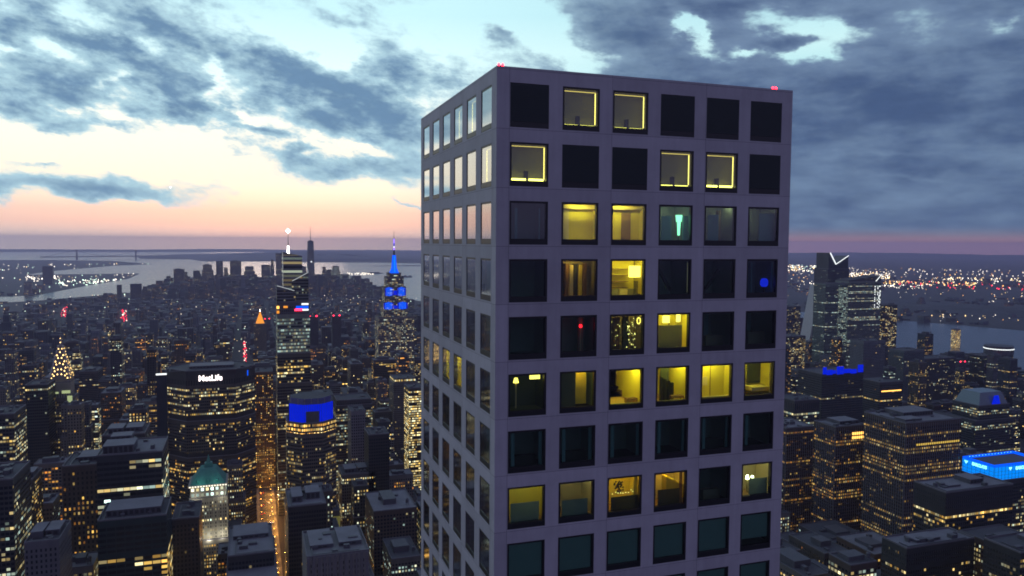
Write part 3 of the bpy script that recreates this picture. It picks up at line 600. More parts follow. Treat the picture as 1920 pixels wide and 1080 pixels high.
q = Room('N', 8, 4, 3.2, CREAM, WOODF); q.light(1.4, 1.5, H0, 1.0, .3, E_CEIL2); q.bx('half_screen', .45, 2.65, .6, .65, .2, 1.75, DARKF); q.bx('curtain', 2.65, 2.95, .8, .86, .3, 3.2, BROWN)
q.thing('stair_flight', 'slanted lit stair flight inside the eighth-row amber room', 'stairs', lambda part: part('stair', lambda b: [b.box(1.2+i*.22, 1.42+i*.22, 1.4, 2.2, .5, 2.6-i*.12, OCHRE) for i in range(8)]))
q = Room('N', 8, 5, 4.0, GREYW, DARKF, SLABM); q.bx('sideboard', .5, 2.3, 1.6, 2.2, .01, .9, OLIVE)
q = Room('N', 8, 6, 3.2, CREAM, WOODF); q.light(1.2, 1.7, H0, .8, .3, E_DIM); q.bx('half_screen', .9, 2.9, .6, .65, .2, 1.85, GREYW)
q.thing('table_lamp', 'small white table lamp behind the rightmost eighth-row window', 'lamp', lambda part: (part('lamp_shade', lambda b: (b.cyl(.75, 1.0, 1.75, 2.1, .16, .1, E_CEILW), b.cyl(1.3, 1.0, 1.85, 2.0, .14, .09, E_CEILW))), part('lamp_base', lambda b: b.cyl(.75, 1.0, .6, 1.75, .1, .03, CREAM))))
# east face, sixth row
def fairy2(b):
    rr = random.Random(8)
    for i in range(46): b.oct(rr.uniform(.5, 2.6), .7+rr.random()*.6, rr.uniform(.5, 3.2), rr.uniform(.025, .07), E_FAIRY)
for c, w_ in ((3, ''), (4, ''), (5, 'second'), (6, 'first')):
    q = Room('E', 6, c, 2.6, OCHRE if c < 5 else OLIVE, OCHRE, u0=-.5)
    q.light(1.5, 1.3, H0, 2.2 if c < 5 else .9, .7, E_CEIL)
    if c > 4: q.thing('chandelier', 'sparkling golden chandelier in the narrow side window, %s from the far edge' % w_, 'chandelier', lambda part: part('crystal_cluster', fairy2))
# aviation lights on the roof
for x, y, lab in ((.55, .7, 'red aviation light on the near left corner of the tower roof'), (26.9, .7, 'pair of red aviation lights at the right corner of the tower roof')):
    t = empty('aviation_light', (x, y, TOP+.06), lab, 'warning light', 'aviation lights on the tower roof')
    b = MB(); b.box(x-.25, x+.25, y-.12, y+.12, TOP+.06, TOP+.14, BLACK); b.cyl(x, y, TOP+.14, TOP+.26, .05, .05, BLACK); b.build('base', t)
    for dxx in (-.16, .16):
        b = MB(); b.cyl(x+dxx, y, TOP+.145, TOP+.33, .10, .10, E_AVI); b.cyl(x+dxx, y, TOP+.33, TOP+.42, .10, .04, E_AVI); b.build('lamp', t)

# ---------------------------------------------------------------- city buildings
def par(lit=.2, warm=.5, strip=.0, seed=None, ww=3.0, fh=3.9, wf=.6, bright=1.0, col=(.06, .055, .05)):
    return ((lit, warm, strip, random.random() if seed is None else seed), (ww, fh, wf, bright), tuple(col)+(1,))
HERO = []      # ground rectangles already taken
def facade(mb, poly, z0, z1, p, topscale=None): mb.prism(poly, z0, z1, FACADE, None, None, p, topscale)
def rooftop(mb, poly, z, m=None, parapet=1.2, th=.8):
    m = m or ROOF; mb.face([(x, y, z-.02) for x, y in poly], m); n = len(poly)
    cx = sum(q[0] for q in poly)/n; cy = sum(q[1] for q in poly)/n
    def ins(q, d):
        dx, dy = cx-q[0], cy-q[1]; L = math.hypot(dx, dy) or 1; return (q[0]+dx/L*d*1.4, q[1]+dy/L*d*1.4)
    for i in range(n):
        a, c = poly[i], poly[(i+1) % n]; ai, ci = ins(a, th), ins(c, th)
        mb.face([(*a, z+.01), (*c, z+.01), (*c, z+parapet), (*a, z+parapet)], COPING); mb.face([(*ai, z), (*ci, z), (*ci, z+parapet), (*ai, z+parapet)][::-1], COPING)
        mb.face([(*a, z+parapet), (*c, z+parapet), (*ci, z+parapet), (*ai, z+parapet)], COPING)
def plant_box(mb, x0, x1, y0, y1, z, rr, n=4):
    for _ in range(n):
        w, d, h = rr.uniform(2, 7), rr.uniform(2, 6), rr.uniform(1.2, 4.0)
        if x1-x0 < w+3 or y1-y0 < d+3: continue
        x = rr.uniform(x0+1.5, x1-w-1.5); y = rr.uniform(y0+1.5, y1-d-1.5)
        if rr.random() < .25: mb.cyl(x+2, y+2, z, z+h*.8, 1.8, 1.8, PLANT, 10)
        else: mb.box(x, x+w, y, y+d, z, z+h, PLANT, 'b')
def bounds(poly): return min(p[0] for p in poly), max(p[0] for p in poly), min(p[1] for p in poly), max(p[1] for p in poly)
def building(name, label, tiers, p, cat='building', roofm=None, pent=None, group=None, plant=5, light=None):
    """tiers: (poly or x0,x1,y0,y1 ; z0 ; z1 ; own window pattern or None), lowest first"""
    T = [((rect(*t[0]) if not isinstance(t[0][0], tuple) else list(t[0])), t[1], t[2], (t[3] if len(t) > 3 and t[3] else p)) for t in tiers]
    bx0, bx1, by0, by1 = bounds(T[0][0]); HERO.append((bx0, bx1, by0, by1, T[-1][2], label))
    root = empty(name, ((bx0+bx1)/2, (by0+by1)/2, 0), label, cat, group); rr = random.Random(label)
    f = MB()
    for i, (poly, z0, z1, pp) in enumerate(T):
        facade(f, poly, z0, z1, pp)
        nxt = T[i+1][0] if i+1 < len(T) else None
        if nxt != poly and (i+1 >= len(T) or T[i+1][1] >= z1-.5): r = MB(); rooftop(r, poly, z1, roofm, 1.3 if i == len(T)-1 else .9); r.build('roof', root)
    f.build('facade', root)
    tx0, tx1, ty0, ty1 = bounds(T[-1][0]); zt = T[-1][2]
    for (fx0, fx1, fy0, fy1, h) in (pent or []):
        x0, x1 = tx0+fx0*(tx1-tx0), tx0+fx1*(tx1-tx0); y0, y1 = ty0+fy0*(ty1-ty0), ty0+fy1*(ty1-ty0)
        pb_ = MB(); pb_.box(x0, x1, y0, y1, zt-.02, zt+h, PLANT, 'b'); pb_.box(x0-.25, x1+.25, y0-.25, y1+.25, zt+h, zt+h+.4, ROOF_LIGHT)
        if x1-x0 > 8:
            for i in range(int((x1-x0)/4)): pb_.box(x0+1+i*4, x0+3.6+i*4, y0-.12, y0-.02, zt+.8, zt+h-.8, BLACK)
        pb_.build('penthouse', root)
    if plant:
        if ty0 < 1000 and plant > 3:
            c = MB(); xa, xb = tx0+2.5+rr.random()*3, tx1-3-rr.random()*4; ya = ty0+2.2; yb = ty0+(ty1-ty0)*rr.uniform(.4, .8)
            c.box(xa, xb, ya, ya+.9, zt+.4, zt+1.2, PLANT); c.box(xa, xa+.9, ya+.902, yb, zt+.4, zt+1.2, PLANT); c.build('duct', root)
        for _ in range(7 if ty0 < 1000 else min(plant, 3)):
            c = MB(); plant_box(c, tx0+1.5, tx1-1.5, ty0+1.5, ty1-1.5, zt, rr, 1)
            if c.v: c.build('cooling_unit', root)
    return root
DK, BRN, GRY, TAN, GRN, BLU = (.030, .030, .034), (.060, .042, .032), (.075, .075, .08), (.11, .095, .075), (.02, .04, .038), (.03, .04, .055)
E_EDGE = emis('edge_led', (.9, .95, 1.0), .5); E_LED = emis('white_led', (.95, 1.0, 1.0), 1.5); E_SIGN = emis('white_sign', (1, .88, .85), 3.0); E_BLUEC = emis('blue_floodlight', (.0, .016, .80), .85); E_BLUEB = emis('bright_blue_glow', (.0, .10, 1.0), 1.3)
E_CYAN = emis('bright_blue_glass', (.0, .26, 1.0), 1.05); E_CYANW = emis('ice_blue_letters', (.25, .95, 1.0), 2.2); E_GOLD = emis('golden_crown_light', (1.0, .64, .22), 4.6); E_AMB = emis('amber_window', (1.0, .50, .10), 2.6)
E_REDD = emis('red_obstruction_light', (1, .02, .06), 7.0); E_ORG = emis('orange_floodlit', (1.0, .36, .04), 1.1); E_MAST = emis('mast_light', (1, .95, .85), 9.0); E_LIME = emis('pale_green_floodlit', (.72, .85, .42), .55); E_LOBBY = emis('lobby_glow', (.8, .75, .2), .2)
E_VIOLET = emis('violet_mast_light', (.25, .12, 1.0), 2.2); E_CROWNW = emis('white_crown_window', (1, .88, .68), 1.8)
MULL = pbr('dark_mullion', (.01, .015, .03), 0.5); COPPER = pbr('green_copper_roof', (.05, .20, .17), 0.65, 0, .3, .3); STEEL = pbr('steel_cladding', (.28, .26, .25), 0.35, 0.7, .1, .3)
LIME = pbr('limestone', (.26, .25, .22), 0.8, 0, .2, .2)

# wide office slab with the rooftop sign
p0 = par(.34, .5, .06, .11, 2.2, 3.9, .7, .8, (.05, .045, .04)); pdk = par(0, 0, 0, .2, 3, 50, .3, 0, (.022, .022, .024))
plate = [(-119, 1012), (-95, 985), (-36, 985), (-12, 1012), (-12, 1030), (-36, 1057), (-95, 1057), (-119, 1030)]
ins = [(-117.5, 1012.6), (-94.4, 986.5), (-36.6, 986.5), (-13.5, 1012.6), (-13.5, 1029.4), (-36.6, 1055.5), (-94.4, 1055.5), (-117.5, 1029.4)]
ml = building('office_slab', 'wide dark office slab with chamfered ends and a glowing rooftop sign', [(plate, 0, 136, par(.40, .6, .03, .13, 2.2, 3.9, .7, .85, (.05, .045, .04))), (ins, 136, 143, pdk), (plate, 143, 183, p0), (ins, 183, 190, pdk), (plate, 190, 229, par(.42, .38, .26, .12, 2.2, 3.9, .7, .75, (.05, .045, .04))), (plate, 229, 247, pdk)], p0, pent=[(.25, .75, .3, .7, 3)])
def sign(root, text, size, loc, rot, mat, name='sign_lettering', depth=.3, squeeze=1.0):
    cu = bpy.data.curves.new(name, 'FONT'); cu.body = text; cu.size = size; cu.extrude = depth; cu.align_x = 'CENTER'; cu.align_y = 'CENTER'; cu.offset = size*.018
    cu.materials.append(mat); o = bpy.data.objects.new(name, cu); COL.objects.link(o); o.parent = root
    L = root['_o']; o.location = (loc[0]-L[0], loc[1]-L[1], loc[2]-L[2]); o.rotation_euler = rot; o.scale = (squeeze, 1, 1)
    bpy.context.view_layer.update(); me = bpy.data.meshes.new_from_object(o.evaluated_get(bpy.context.evaluated_depsgraph_get()))
    n_ = bpy.data.objects.new(name, me); COL.objects.link(n_); n_.parent = root; n_.location = o.location; n_.rotation_euler = rot; n_.scale = o.scale
    bpy.data.objects.remove(o); return n_
sign(ml, 'MetLife', 10.2, (-66, 984.4, 237.5), (R(90), 0, 0), E_SIGN, squeeze=.92)
b = MB(); b.box(-22.6, -20.6, 1001, 1003, 236, 243, E_BLUEB); b.build('blue_lamp', ml)
b = MB(); b.box(-132, -119.5, 1012, 1020, 0, 241, MULL); b.box(-132, -119.5, 1011.5, 1011.9, 240, 242, E_LED); b.build('end_wall', ml)  # separate dark block left of the slab, with a lit strip on top

# the needle tower with the golden arched crown
cx, cy = -264.5, 1141
ch = building('needle_tower', 'slim stone tower with a golden-lit arched crown and pointed spire', [((-283, -246, 1123, 1160), 0, 160), ((-281, -248, 1125, 1158), 160, 196), ((-277.5, -251.5, 1128, 1154), 196, 217, par(0, 0, 0, .1, 3, 60, .3, 0, (.20, .2, .17)))], par(.42, .45, .08, .31, 2.6, 3.7, .5, .7, (.09, .088, .08)), plant=0)
b = MB(); NA = 18
stages = [(12.6, 218, 231, 6, 7), (11.0, 222, 238, 6, 5), (9.2, 230, 246, 5, 5), (7.4, 238, 253.5, 4, 5), (5.6, 245.5, 260.5, 3, 3), (3.9, 253, 267, 2, 3)]
def arch(w, z0, z1, n=NA): return [(w*math.cos(math.pi*i/n), z0+(z1-z0)*math.sin(math.pi*i/n)**.8) for i in range(n+1)]
win = MB()
for (w, z0, z1, nw, _n) in stages:
    A2 = arch(w, z0, z1)
    for ax in (0, 1):
        F = lambda a, d, z: (cx+a, cy+d, z) if ax == 0 else (cx+d, cy+a, z)
        for i in range(NA):
            (a0, h0), (a1, h1) = A2[i], A2[i+1]; b.face([F(a0, -w, h0), F(a1, -w, h1), F(a1, w, h1), F(a0, w, h0)], STEEL)
        for sg in (-1, 1): b.face([F(a, sg*w, h) for a, h in A2], STEEL)
        for sg in (-1, 1):
            for kx in range(nw):
                t = (kx+.5)/nw; ang = math.pi*(.06+.88*t); a = w*.84*math.cos(ang); h = z0+(z1-z0)*.84*math.sin(ang)**.8; s_ = .95 if w > 5 else .75
                win.face([F(a-s_, sg*(w+.15), h-s_), F(a+s_, sg*(w+.15), h-s_), F(a, sg*(w+.15), h+s_*1.5)], E_GOLD)
b.cyl(cx, cy, 262, 279, 2.6, .8, STEEL, 10); b.cyl(cx, cy, 279, 319, .55, .1, STEEL, 8)
b.build('arched_crown', ch)
for zz, s_ in ((271, .8), (276.5, .6)): win.oct(cx, cy-1.9, zz, s_*1.1, E_GOLD)
win.build('crown_light', ch)
b = MB()
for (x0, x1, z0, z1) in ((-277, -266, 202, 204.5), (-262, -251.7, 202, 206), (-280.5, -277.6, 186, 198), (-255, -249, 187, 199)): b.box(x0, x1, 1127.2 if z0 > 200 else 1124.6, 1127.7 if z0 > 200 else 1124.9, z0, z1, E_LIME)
b.build('floodlight', ch)  # glowing boxes stand in for the floodlit stretches of the shaft

# blue topped needle skyscraper
es = building('tiered_skyscraper', 'tall stepped stone skyscraper with blue-lit upper tiers and a blue spire', [((268, 395, 1850, 1910), 0, 90), ((285, 375, 1850, 1905), 90, 225), ((299, 358, 1852, 1900), 225, 262), ((302, 355, 1854, 1898), 262, 300), ((307, 350, 1857, 1895), 300, 325), ((312, 344, 1860, 1890), 325, 334)], par(.85, .3, .10, .41, 2.8, 4.2, .55, .75, (.13, .12, .12)), plant=0)
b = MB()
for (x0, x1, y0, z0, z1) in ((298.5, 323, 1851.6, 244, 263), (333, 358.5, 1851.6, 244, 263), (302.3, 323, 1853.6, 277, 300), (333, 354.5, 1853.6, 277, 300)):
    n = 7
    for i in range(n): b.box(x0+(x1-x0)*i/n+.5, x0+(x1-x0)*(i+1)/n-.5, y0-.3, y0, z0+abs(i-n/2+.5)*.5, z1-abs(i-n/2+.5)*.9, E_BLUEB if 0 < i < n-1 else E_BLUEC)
    b.build('blue_floodlight', es); b = MB()  # glowing panels stand in for blue floodlight washing the tier walls
for (x0, x1, y0, z0, z1) in ((323.6, 332.4, 1851.7, 246, 254), (323.6, 332.4, 1853.7, 280, 291)): b.box(x0, x1, y0-.3, y0, z0, z1, E_BLUEC); b.build('blue_floodlight', es); b = MB()  # dimmer centre panels, the same floodlit wash put in as glow
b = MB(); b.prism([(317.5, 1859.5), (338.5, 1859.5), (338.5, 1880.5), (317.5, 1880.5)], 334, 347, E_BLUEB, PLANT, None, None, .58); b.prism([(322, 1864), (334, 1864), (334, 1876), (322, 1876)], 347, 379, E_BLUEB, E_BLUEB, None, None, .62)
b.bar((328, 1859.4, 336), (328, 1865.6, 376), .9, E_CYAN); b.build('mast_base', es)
b = MB(); b.cyl(328, 1870, 379, 392, 2.2, 1.7, MULL, 8); b.cyl(328, 1870, 392, 398, 1.7, 1.7, E_VIOLET, 8); b.cyl(328, 1870, 398, 401, 1.6, 1.6, E_LED, 8); b.cyl(328, 1870, 401, 409, 1.6, 1.4, E_BLUEC, 8); b.cyl(328, 1870, 409, 420, 1.2, 1.0, E_VIOLET, 8); b.cyl(328, 1870, 420, 443, .7, .3, STEEL, 6); b.build('antenna_mast', es)

# tall glass tower with white mast
pg = par(.9, .06, .85, .52, 2.4, 5.2, .95, .30, (.13, .16, .145))
pdg = par(.25, .2, .0, .53, 2.4, 4.6, .9, .25, (.09, .10, .125)); pbt = par(.4, .42, .42, .54, 2.4, 4.4, .9, .9, (.04, .045, .04))
ov = building('glass_skyscraper', 'tall tapering glass skyscraper with a glowing white mast and green lit floors', [((20, 70, 1130, 1185), 0, 200, par(.32, .35, .12, .55, 2.4, 4.4, .85, .6, (.045, .05, .05))), ((20.5, 69, 1130.5, 1184), 200, 244, pbt), ((21, 68, 1131, 1183), 244, 303, pg), ((21, 67, 1132, 1182), 303, 321, par(.05, .5, 0, .2, 3, 5, .5, .4, (.05, .06, .08)))], pg, plant=0)
b = MB()
def wedge(mb, x0, x1, y0, y1, z0, zl, zr, p):
    P8 = {(i, j, q): (x, y, z) for i, x in ((0, x0), (1, x1)) for j, y in ((0, y0), (1, y1)) for q, z in ((0, z0), (1, (zl, zr)[i]))}
    h = max(zl, zr)
    def quad(a, c):
        A0, A1, C0, C1 = P8[(*a, 0)], P8[(*a, 1)], P8[(*c, 0)], P8[(*c, 1)]; L = math.hypot(A0[0]-C0[0], A0[1]-C0[1])
        mb.face([A0, C0, C1, A1], FACADE, [(0, h-A0[2]), (L, h-C0[2]), (L, h-C1[2]), (0, h-A1[2])], p)
    quad((0, 0), (1, 0)); quad((1, 0), (1, 1)); quad((1, 1), (0, 1)); quad((0, 1), (0, 0))
    mb.face([P8[(0, 0, 1)], P8[(1, 0, 1)], P8[(1, 1, 1)], P8[(0, 1, 1)]], ROOF)
wedge(b, 21, 48, 1133, 1181, 321, 345, 338, pdg); wedge(b, 42.5, 66.5, 1134, 1180, 321, 352, 365, par(.2, .2, .05, .56, 2.4, 4.6, .9, .3, (.08, .09, .10)))
wedge(b, 30, 58, 1140, 1178, 338, 396, 390, par(.9, .15, .7, .57, 30, 6.5, .97, .34, (.10, .10, .13)))
b.build('tapered_crown', ov)
b = MB(); b.bar((21.5, 1132.4, 346), (46, 1132.4, 338.5), .35, E_EDGE); b.bar((43, 1133.2, 353), (66, 1133.2, 365.5), .35, E_EDGE); b.bar((66, 1133.2, 365.5), (64.5, 1139, 374), .35, E_EDGE); b.bar((30, 1139.4, 341), (30, 1139.4, 396), .16, E_EDGE); b.build('edge_light', ov)
b = MB(); b.cyl(38.5, 1150, 392, 405, 1.9, 1.1, E_MAST, 8); b.cyl(38.5, 1150, 405, 422, .6, .35, STEEL, 8); b.oct(38.5, 1150, 427.5, 3.6, E_MAST); b.build('mast', ov)
b = MB()
for (x0, x1, z0, z1, m) in ((20.3, 24, 312, 316, E_AMB), (20.3, 24, 305, 309, E_ORG), (48, 66, 312, 315.5, E_BLUEB), (56, 66, 317, 319.5, E_LED), (46, 57, 308.5, 311, E_REDD), (57.2, 66, 308.5, 311, E_LED), (30, 36, 313, 316, E_ORG)): b.box(x0, x1, 1130.6, 1131.2, z0, z1, m)
b.build('lit_mechanical_floor', ov)

# octagonal tower with the blue crown
def octo(x0, x1, y0, y1, c): return [(x0+c, y0), (x1-c, y0), (x1, y0+c), (x1, y1-c), (x1-c, y1), (x0+c, y1), (x0, y1-c), (x0, y0+c)]
pb0 = par(.5, .45, .05, .61, 2.0, 3.9, .75, .55, (.085, .07, .06))
oc1 = octo(18.5, 71, 788, 840, 15)
bs = building('octagonal_tower', 'octagonal stone tower with a solid royal blue crown and an amber window band', [((17, 73, 786, 846), 0, 118), (oc1, 118, 205, pb0), (oc1, 205, 216, par(1, .62, 1.0, .62, 1.8, 4.6, .62, 1.6, (.08, .06, .05)))], pb0, plant=0)
b = MB(); o2 = octo(21.5, 68, 791, 837, 13.5)
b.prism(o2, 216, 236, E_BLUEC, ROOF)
n = len(o2)
for i in range(n):
    a, c = o2[i], o2[(i+1) % n]; kx = 10 if i % 2 == 0 else 7
    for q in range(kx+1):
        x, y = a[0]+(c[0]-a[0])*q/kx, a[1]+(c[1]-a[1])*q/kx; b.bar((x, y, 216.1), (x, y, 236.2), .14, MULL)
b.box(38, 52, 790.2, 790.9, 216.05, 228.5, PLANT)
b.build('blue_crown', bs)
b = MB(); o3 = octo(23.5, 66, 793, 835, 12.5); b.prism(o3, 236, 242, pbr('crown_ring', (.09, .09, .24), .5), ROOF)
for i in range(5): b.bar((30+i*7, 792.6, 236.3), (30+i*7, 792.6, 242.3), .2, STEEL)
b.build('crown_ring', bs)
b = MB()
for i in range(18): b.box(50+i*1.3, 50.7+i*1.3, 785.2, 785.9, 92+i*.25, 112, E_LOBBY)
b.build('lit_lobby_glazing', bs)

# copper roofed tower
pl = par(.55, .3, .05, .71, 2.7, 4.0, .45, 1.1, (.22, .21, .18))
hm = building('copper_roof_tower', 'stone tower with green copper pyramid roof and white floodlit cornice', [((-98, -30, 868, 928), 0, 70, par(.5, .5, .0, .72, 2.7, 4, .45, .9, (.2, .19, .17))), ((-86, -45, 874, 915), 70, 118), ((-84.5, -46.5, 875.5, 913.5), 118, 131, par(1, .1, 1, .73, 5.2, 6.2, .55, 1.5, (.25, .24, .21)))], pl, plant=0)
b = MB(); b.prism(rect(-86.5, -44.5, 873.5, 915.5), 131, 133, LIME, LIME, LIME); b.prism(rect(-84.5, -46.5, 875.5, 913.5), 133.02, 149, COPPER, COPPER, None, None, .42); b.prism(rect(-70, -61, 890, 899), 149.02, 154, COPPER, COPPER, None, None, .9); b.cyl(-65.5, 894.5, 154.02, 163, 2.4, .3, COPPER, 10)
for x in (-76, -66, -56): b.box(x-1.4, x+1.4, 876.5, 881, 133.3, 138.3, COPPER)
b.build('copper_roof', hm)
b = MB()
for i in range(14): b.box(-85.5+i*2.95, -83.7+i*2.95, 873.0, 873.4, 131.3, 132.6, E_CROWNW)
b.build('cornice_light', hm)
b = MB()
for i in range(9):
    x = -85.3+i*4.95; b.box(x, x+1.0, 873.3, 873.9, 70.2, 117.9, LIME)
b.build('stone_pier', hm)
for i, (x, z, w) in enumerate(((-80, 74, 5500), (-65, 72, 4500), (-51, 74, 5500), (-74, 139, 900), (-57, 139, 900), (-80, 119.5, 3500), (-51, 119.5, 3500))):
    L = bpy.data.lights.new('floodlight', 'POINT'); L.energy = w; L.color = (1, .93, .72) if z < 130 else (.4, 1, .9); L.shadow_soft_size = .6
    lo = bpy.data.objects.new('floodlight', L); COL.objects.link(lo); lo.parent = hm; lo.location = (x-hm['_o'][0], (866.5 if z < 130 else 871)-hm['_o'][1], z)

# other buildings that can be told apart
def simple(name, label, r, h, p, **kw):
    tiers = kw.pop('tiers', None) or [(r, 0, h)]
    return building(name, label, tiers, p, **kw)
P1 = [(.1, .45, .2, .7, 5), (.5, .9, .3, .8, 4)]
simple('office_tower', 'black glass slab standing left of the golden-crowned needle tower', (-294, -268, 1080, 1120), 223, par(.05, .3, .06, .1, 2.4, 3.9, .8, .7, (.012, .014, .015)))
simple('office_tower', 'dark tower with orange square windows below the wide sign slab, left of the bright-striped tower', (-180, -146, 720, 770), 207, par(.75, .72, .06, .22, 3.6, 4.6, .42, .75, (.045, .035, .032)), pent=[(.3, .8, .3, .8, 4)])
simple('office_tower', 'dark flat-topped tower with long bright yellow-green window stripes near its top', (-147, -94, 690, 745), 222, par(.35, .25, .30, .9, 5.2, 4.8, .94, 1.1, (.018, .022, .03)), pent=[(.08, .55, .1, .55, 7), (.12, .45, .6, .9, 9)], roofm=ROOF_LIGHT)
simple('office_tower', 'dark green glass tower with clustered amber window blocks, bottom left', (-134, -84, 610, 655), 190, par(0, .5, 0, .8, 6.5, 4.6, .9, 0, (.012, .028, .028)), tiers=[((-134, -84, 610, 655), 0, 164, par(.9, .5, .32, .83, 6.5, 4.6, .9, .9, (.014, .03, .03))), ((-134, -84, 610, 655), 164, 190, par(.02, .4, .0, .8, 6.5, 4.6, .9, .5, (.012, .028, .028)))], pent=[(.1, .9, .2, .8, 5)])
simple('office_tower', 'tall dark setback tower behind the bright-striped tower, left of the sign slab', (-156, -118, 775, 820), 220, par(.12, .3, .03, .3, 2.4, 3.9, .6, .5, (.03, .032, .04)), pent=P1)
simple('office_tower', 'brown tower of small orange windows rising behind the lit street canyon', (-17, 20, 1275, 1330), 194, par(.75, .66, .03, .35, 2.9, 3.7, .42, .95, (.05, .035, .028)), tiers=[((-17, 20, 1275, 1330), 0, 150), ((-14, 18, 1278, 1327), 150, 194)])
simple('office_block', 'dark flat-roofed block with two round rooftop fans beside the lit street canyon', (-38, 0, 545, 640), 163, par(.04, .4, .02, .36, 2.6, 3.9, .7, .4, DK), tiers=[((-38, 0, 540, 640), 0, 152), ((-37, -2, 575, 640), 152, 163)], pent=[(.1, .9, .55, .95, 3)], roofm=ROOF_LIGHT)
simple('office_tower', 'dark bronze tower with a cluttered flat roof right of the lit canyon', (12, 45, 640, 692), 176, par(.06, .6, .05, .37, 2.2, 3.9, .75, .6, (.022, .02, .02)), pent=[(.12, .4, .25, .8, 5), (.5, .88, .35, .75, 6)], roofm=ROOF_LIGHT)
pw = simple('office_tower', 'pale ribbed concrete tower with sunken dark roof wells, bottom centre-left', (17, 60, 480, 530), 193, par(.02, .5, 0, .38, 2, 4, .3, .3, (.16, .155, .16)), pent=[(.08, .45, .3, .9, 2.4), (.55, .92, .3, .9, 2.6)], roofm=COPING)
b = MB()
for i in range(12): b.box(17.3+i*3.65, 18.9+i*3.65, 479.2, 479.97, 100, 193, COPING)
b.build('concrete_rib', pw)
simple('office_block', 'low office block with a purple-grey roof and yellow window band near the canyon', (88, 130, 900, 945), 122, par(.5, .35, .08, .39, 2.8, 3.9, .5, .9, GRY), pent=P1)
rb = simple('office_block', 'short block with purple roof and a warm grid of windows left of the concrete tower', (114, 149, 780, 830), 121, par(.95, .45, .5, .42, 3.2, 4.0, .5, .95, (.05, .045, .04)), tiers=[((114, 149, 780, 830), 0, 104), ((116, 147, 784, 826), 104, 121, par(.03, .5, 0, .42, 3, 4, .4, .5, (.14, .13, .17)))], roofm=ROOF_LIGHT)
b = MB(); b.cyl(130, 783, 122, 123, .3, .2, E_REDD, 6); b.build('warning_light', rb)
simple('office_tower', 'black unlit slab between the blue octagonal crown and the concrete tower', (121, 147, 900, 940), 170, par(.01, .3, 0, .43, 3, 4, .7, .5, (.012, .013, .018)))
simple('office_tower', 'narrow tower of bright yellow stacked floors hard against the concrete tower', (222, 246, 1150, 1190), 178, par(.95, .4, .75, .44, 2.6, 3.9, .8, 1.2, (.05, .045, .03)))
simple('office_tower', 'grey tower with a yellow lit penthouse band under the blue spire skyscraper', (224, 268, 1300, 1350), 165, par(.12, .4, 0, .45, 2.6, 3.8, .5, .7, (.07, .068, .075)), tiers=[((224, 268, 1300, 1350), 0, 160), ((226, 264, 1302, 1348), 160, 167, par(1, .35, 1, .6, 1.6, 5.5, .7, 1.2, (.1, .09, .06)))])
simple('office_tower', 'wide grey office tower with dim greenish stripes right of the blue octagonal crown', (98, 150, 1060, 1110), 183, par(.55, .25, .22, .46, 2.4, 3.9, .75, .5, (.04, .042, .045)), tiers=[((98, 150, 1060, 1110), 0, 176), ((99, 149, 1061, 1109), 176, 183, par(0, 0, 0, .4, 3, 9, .5, 0, DK))])
simple('office_tower', 'slim pale grey blank-walled slab in front of the striped grey office tower', (112, 132, 1000, 1040), 179, par(.03, .4, 0, .47, 3, 4, .5, .6, (.11, .11, .13)))
for i, (lab, r_, h_, p_) in enumerate((('tall striped tower with bright floor lines cut by the left picture edge', (-297, -262, 900, 950), 222, par(.6, .3, .35, .81, 3, 3.9, .8, .7, DK)), ('narrow tower with a column of small golden windows near the left picture edge', (-214, -199, 700, 735), 203, par(.85, .5, .0, .82, 2.3, 3.4, .55, .9, (.035, .03, .03))), ('dark tower with white floor stripes in the bottom left corner', (-212, -188, 600, 650), 232, par(.4, .2, .25, .83, 3, 3.9, .8, .6, DK)), ('pale grey blank slab among the dark towers at bottom left', (-172, -150, 560, 600), 196, par(.02, .4, 0, .84, 3, 4, .4, .5, (.09, .09, .105))), ('dark brown block right of the amber-windowed green glass tower', (-84, -62, 655, 700), 170, par(.14, .5, .03, .85, 3, 3.9, .5, .5, (.04, .034, .03))), ('low dark block with dotted white windows below the copper roof tower', (-66, -42, 600, 640), 120, par(.3, .3, .03, .86, 2.6, 3.8, .5, .6, DK)), ('dark green block with a lit roof edge at the bottom beside the lit canyon', (50, 82, 600, 650), 120, par(.2, .5, .05, .87, 2.6, 3.8, .6, .6, GRN)))):
    simple('office_tower' if h_ > 130 else 'office_block', lab, r_, h_, p_, pent=P1 if i % 2 else None)
# golden pointed tower, red lit tower, twin red lamps
gp = simple('pointed_tower', 'small tower topped by a glowing orange pyramid beyond the sign slab', (-4, 34, 2500, 2540), 150, par(.2, .5, 0, .91, 3, 4, .5, .5, TAN))
b = MB(); b.prism(rect(2, 28, 2504, 2530), 150, 188, E_ORG, E_ORG, None, None, .08); b.cyl(15, 2517, 187, 196, 1.2, .2, E_MAST, 6); b.build('pyramid_roof', gp)
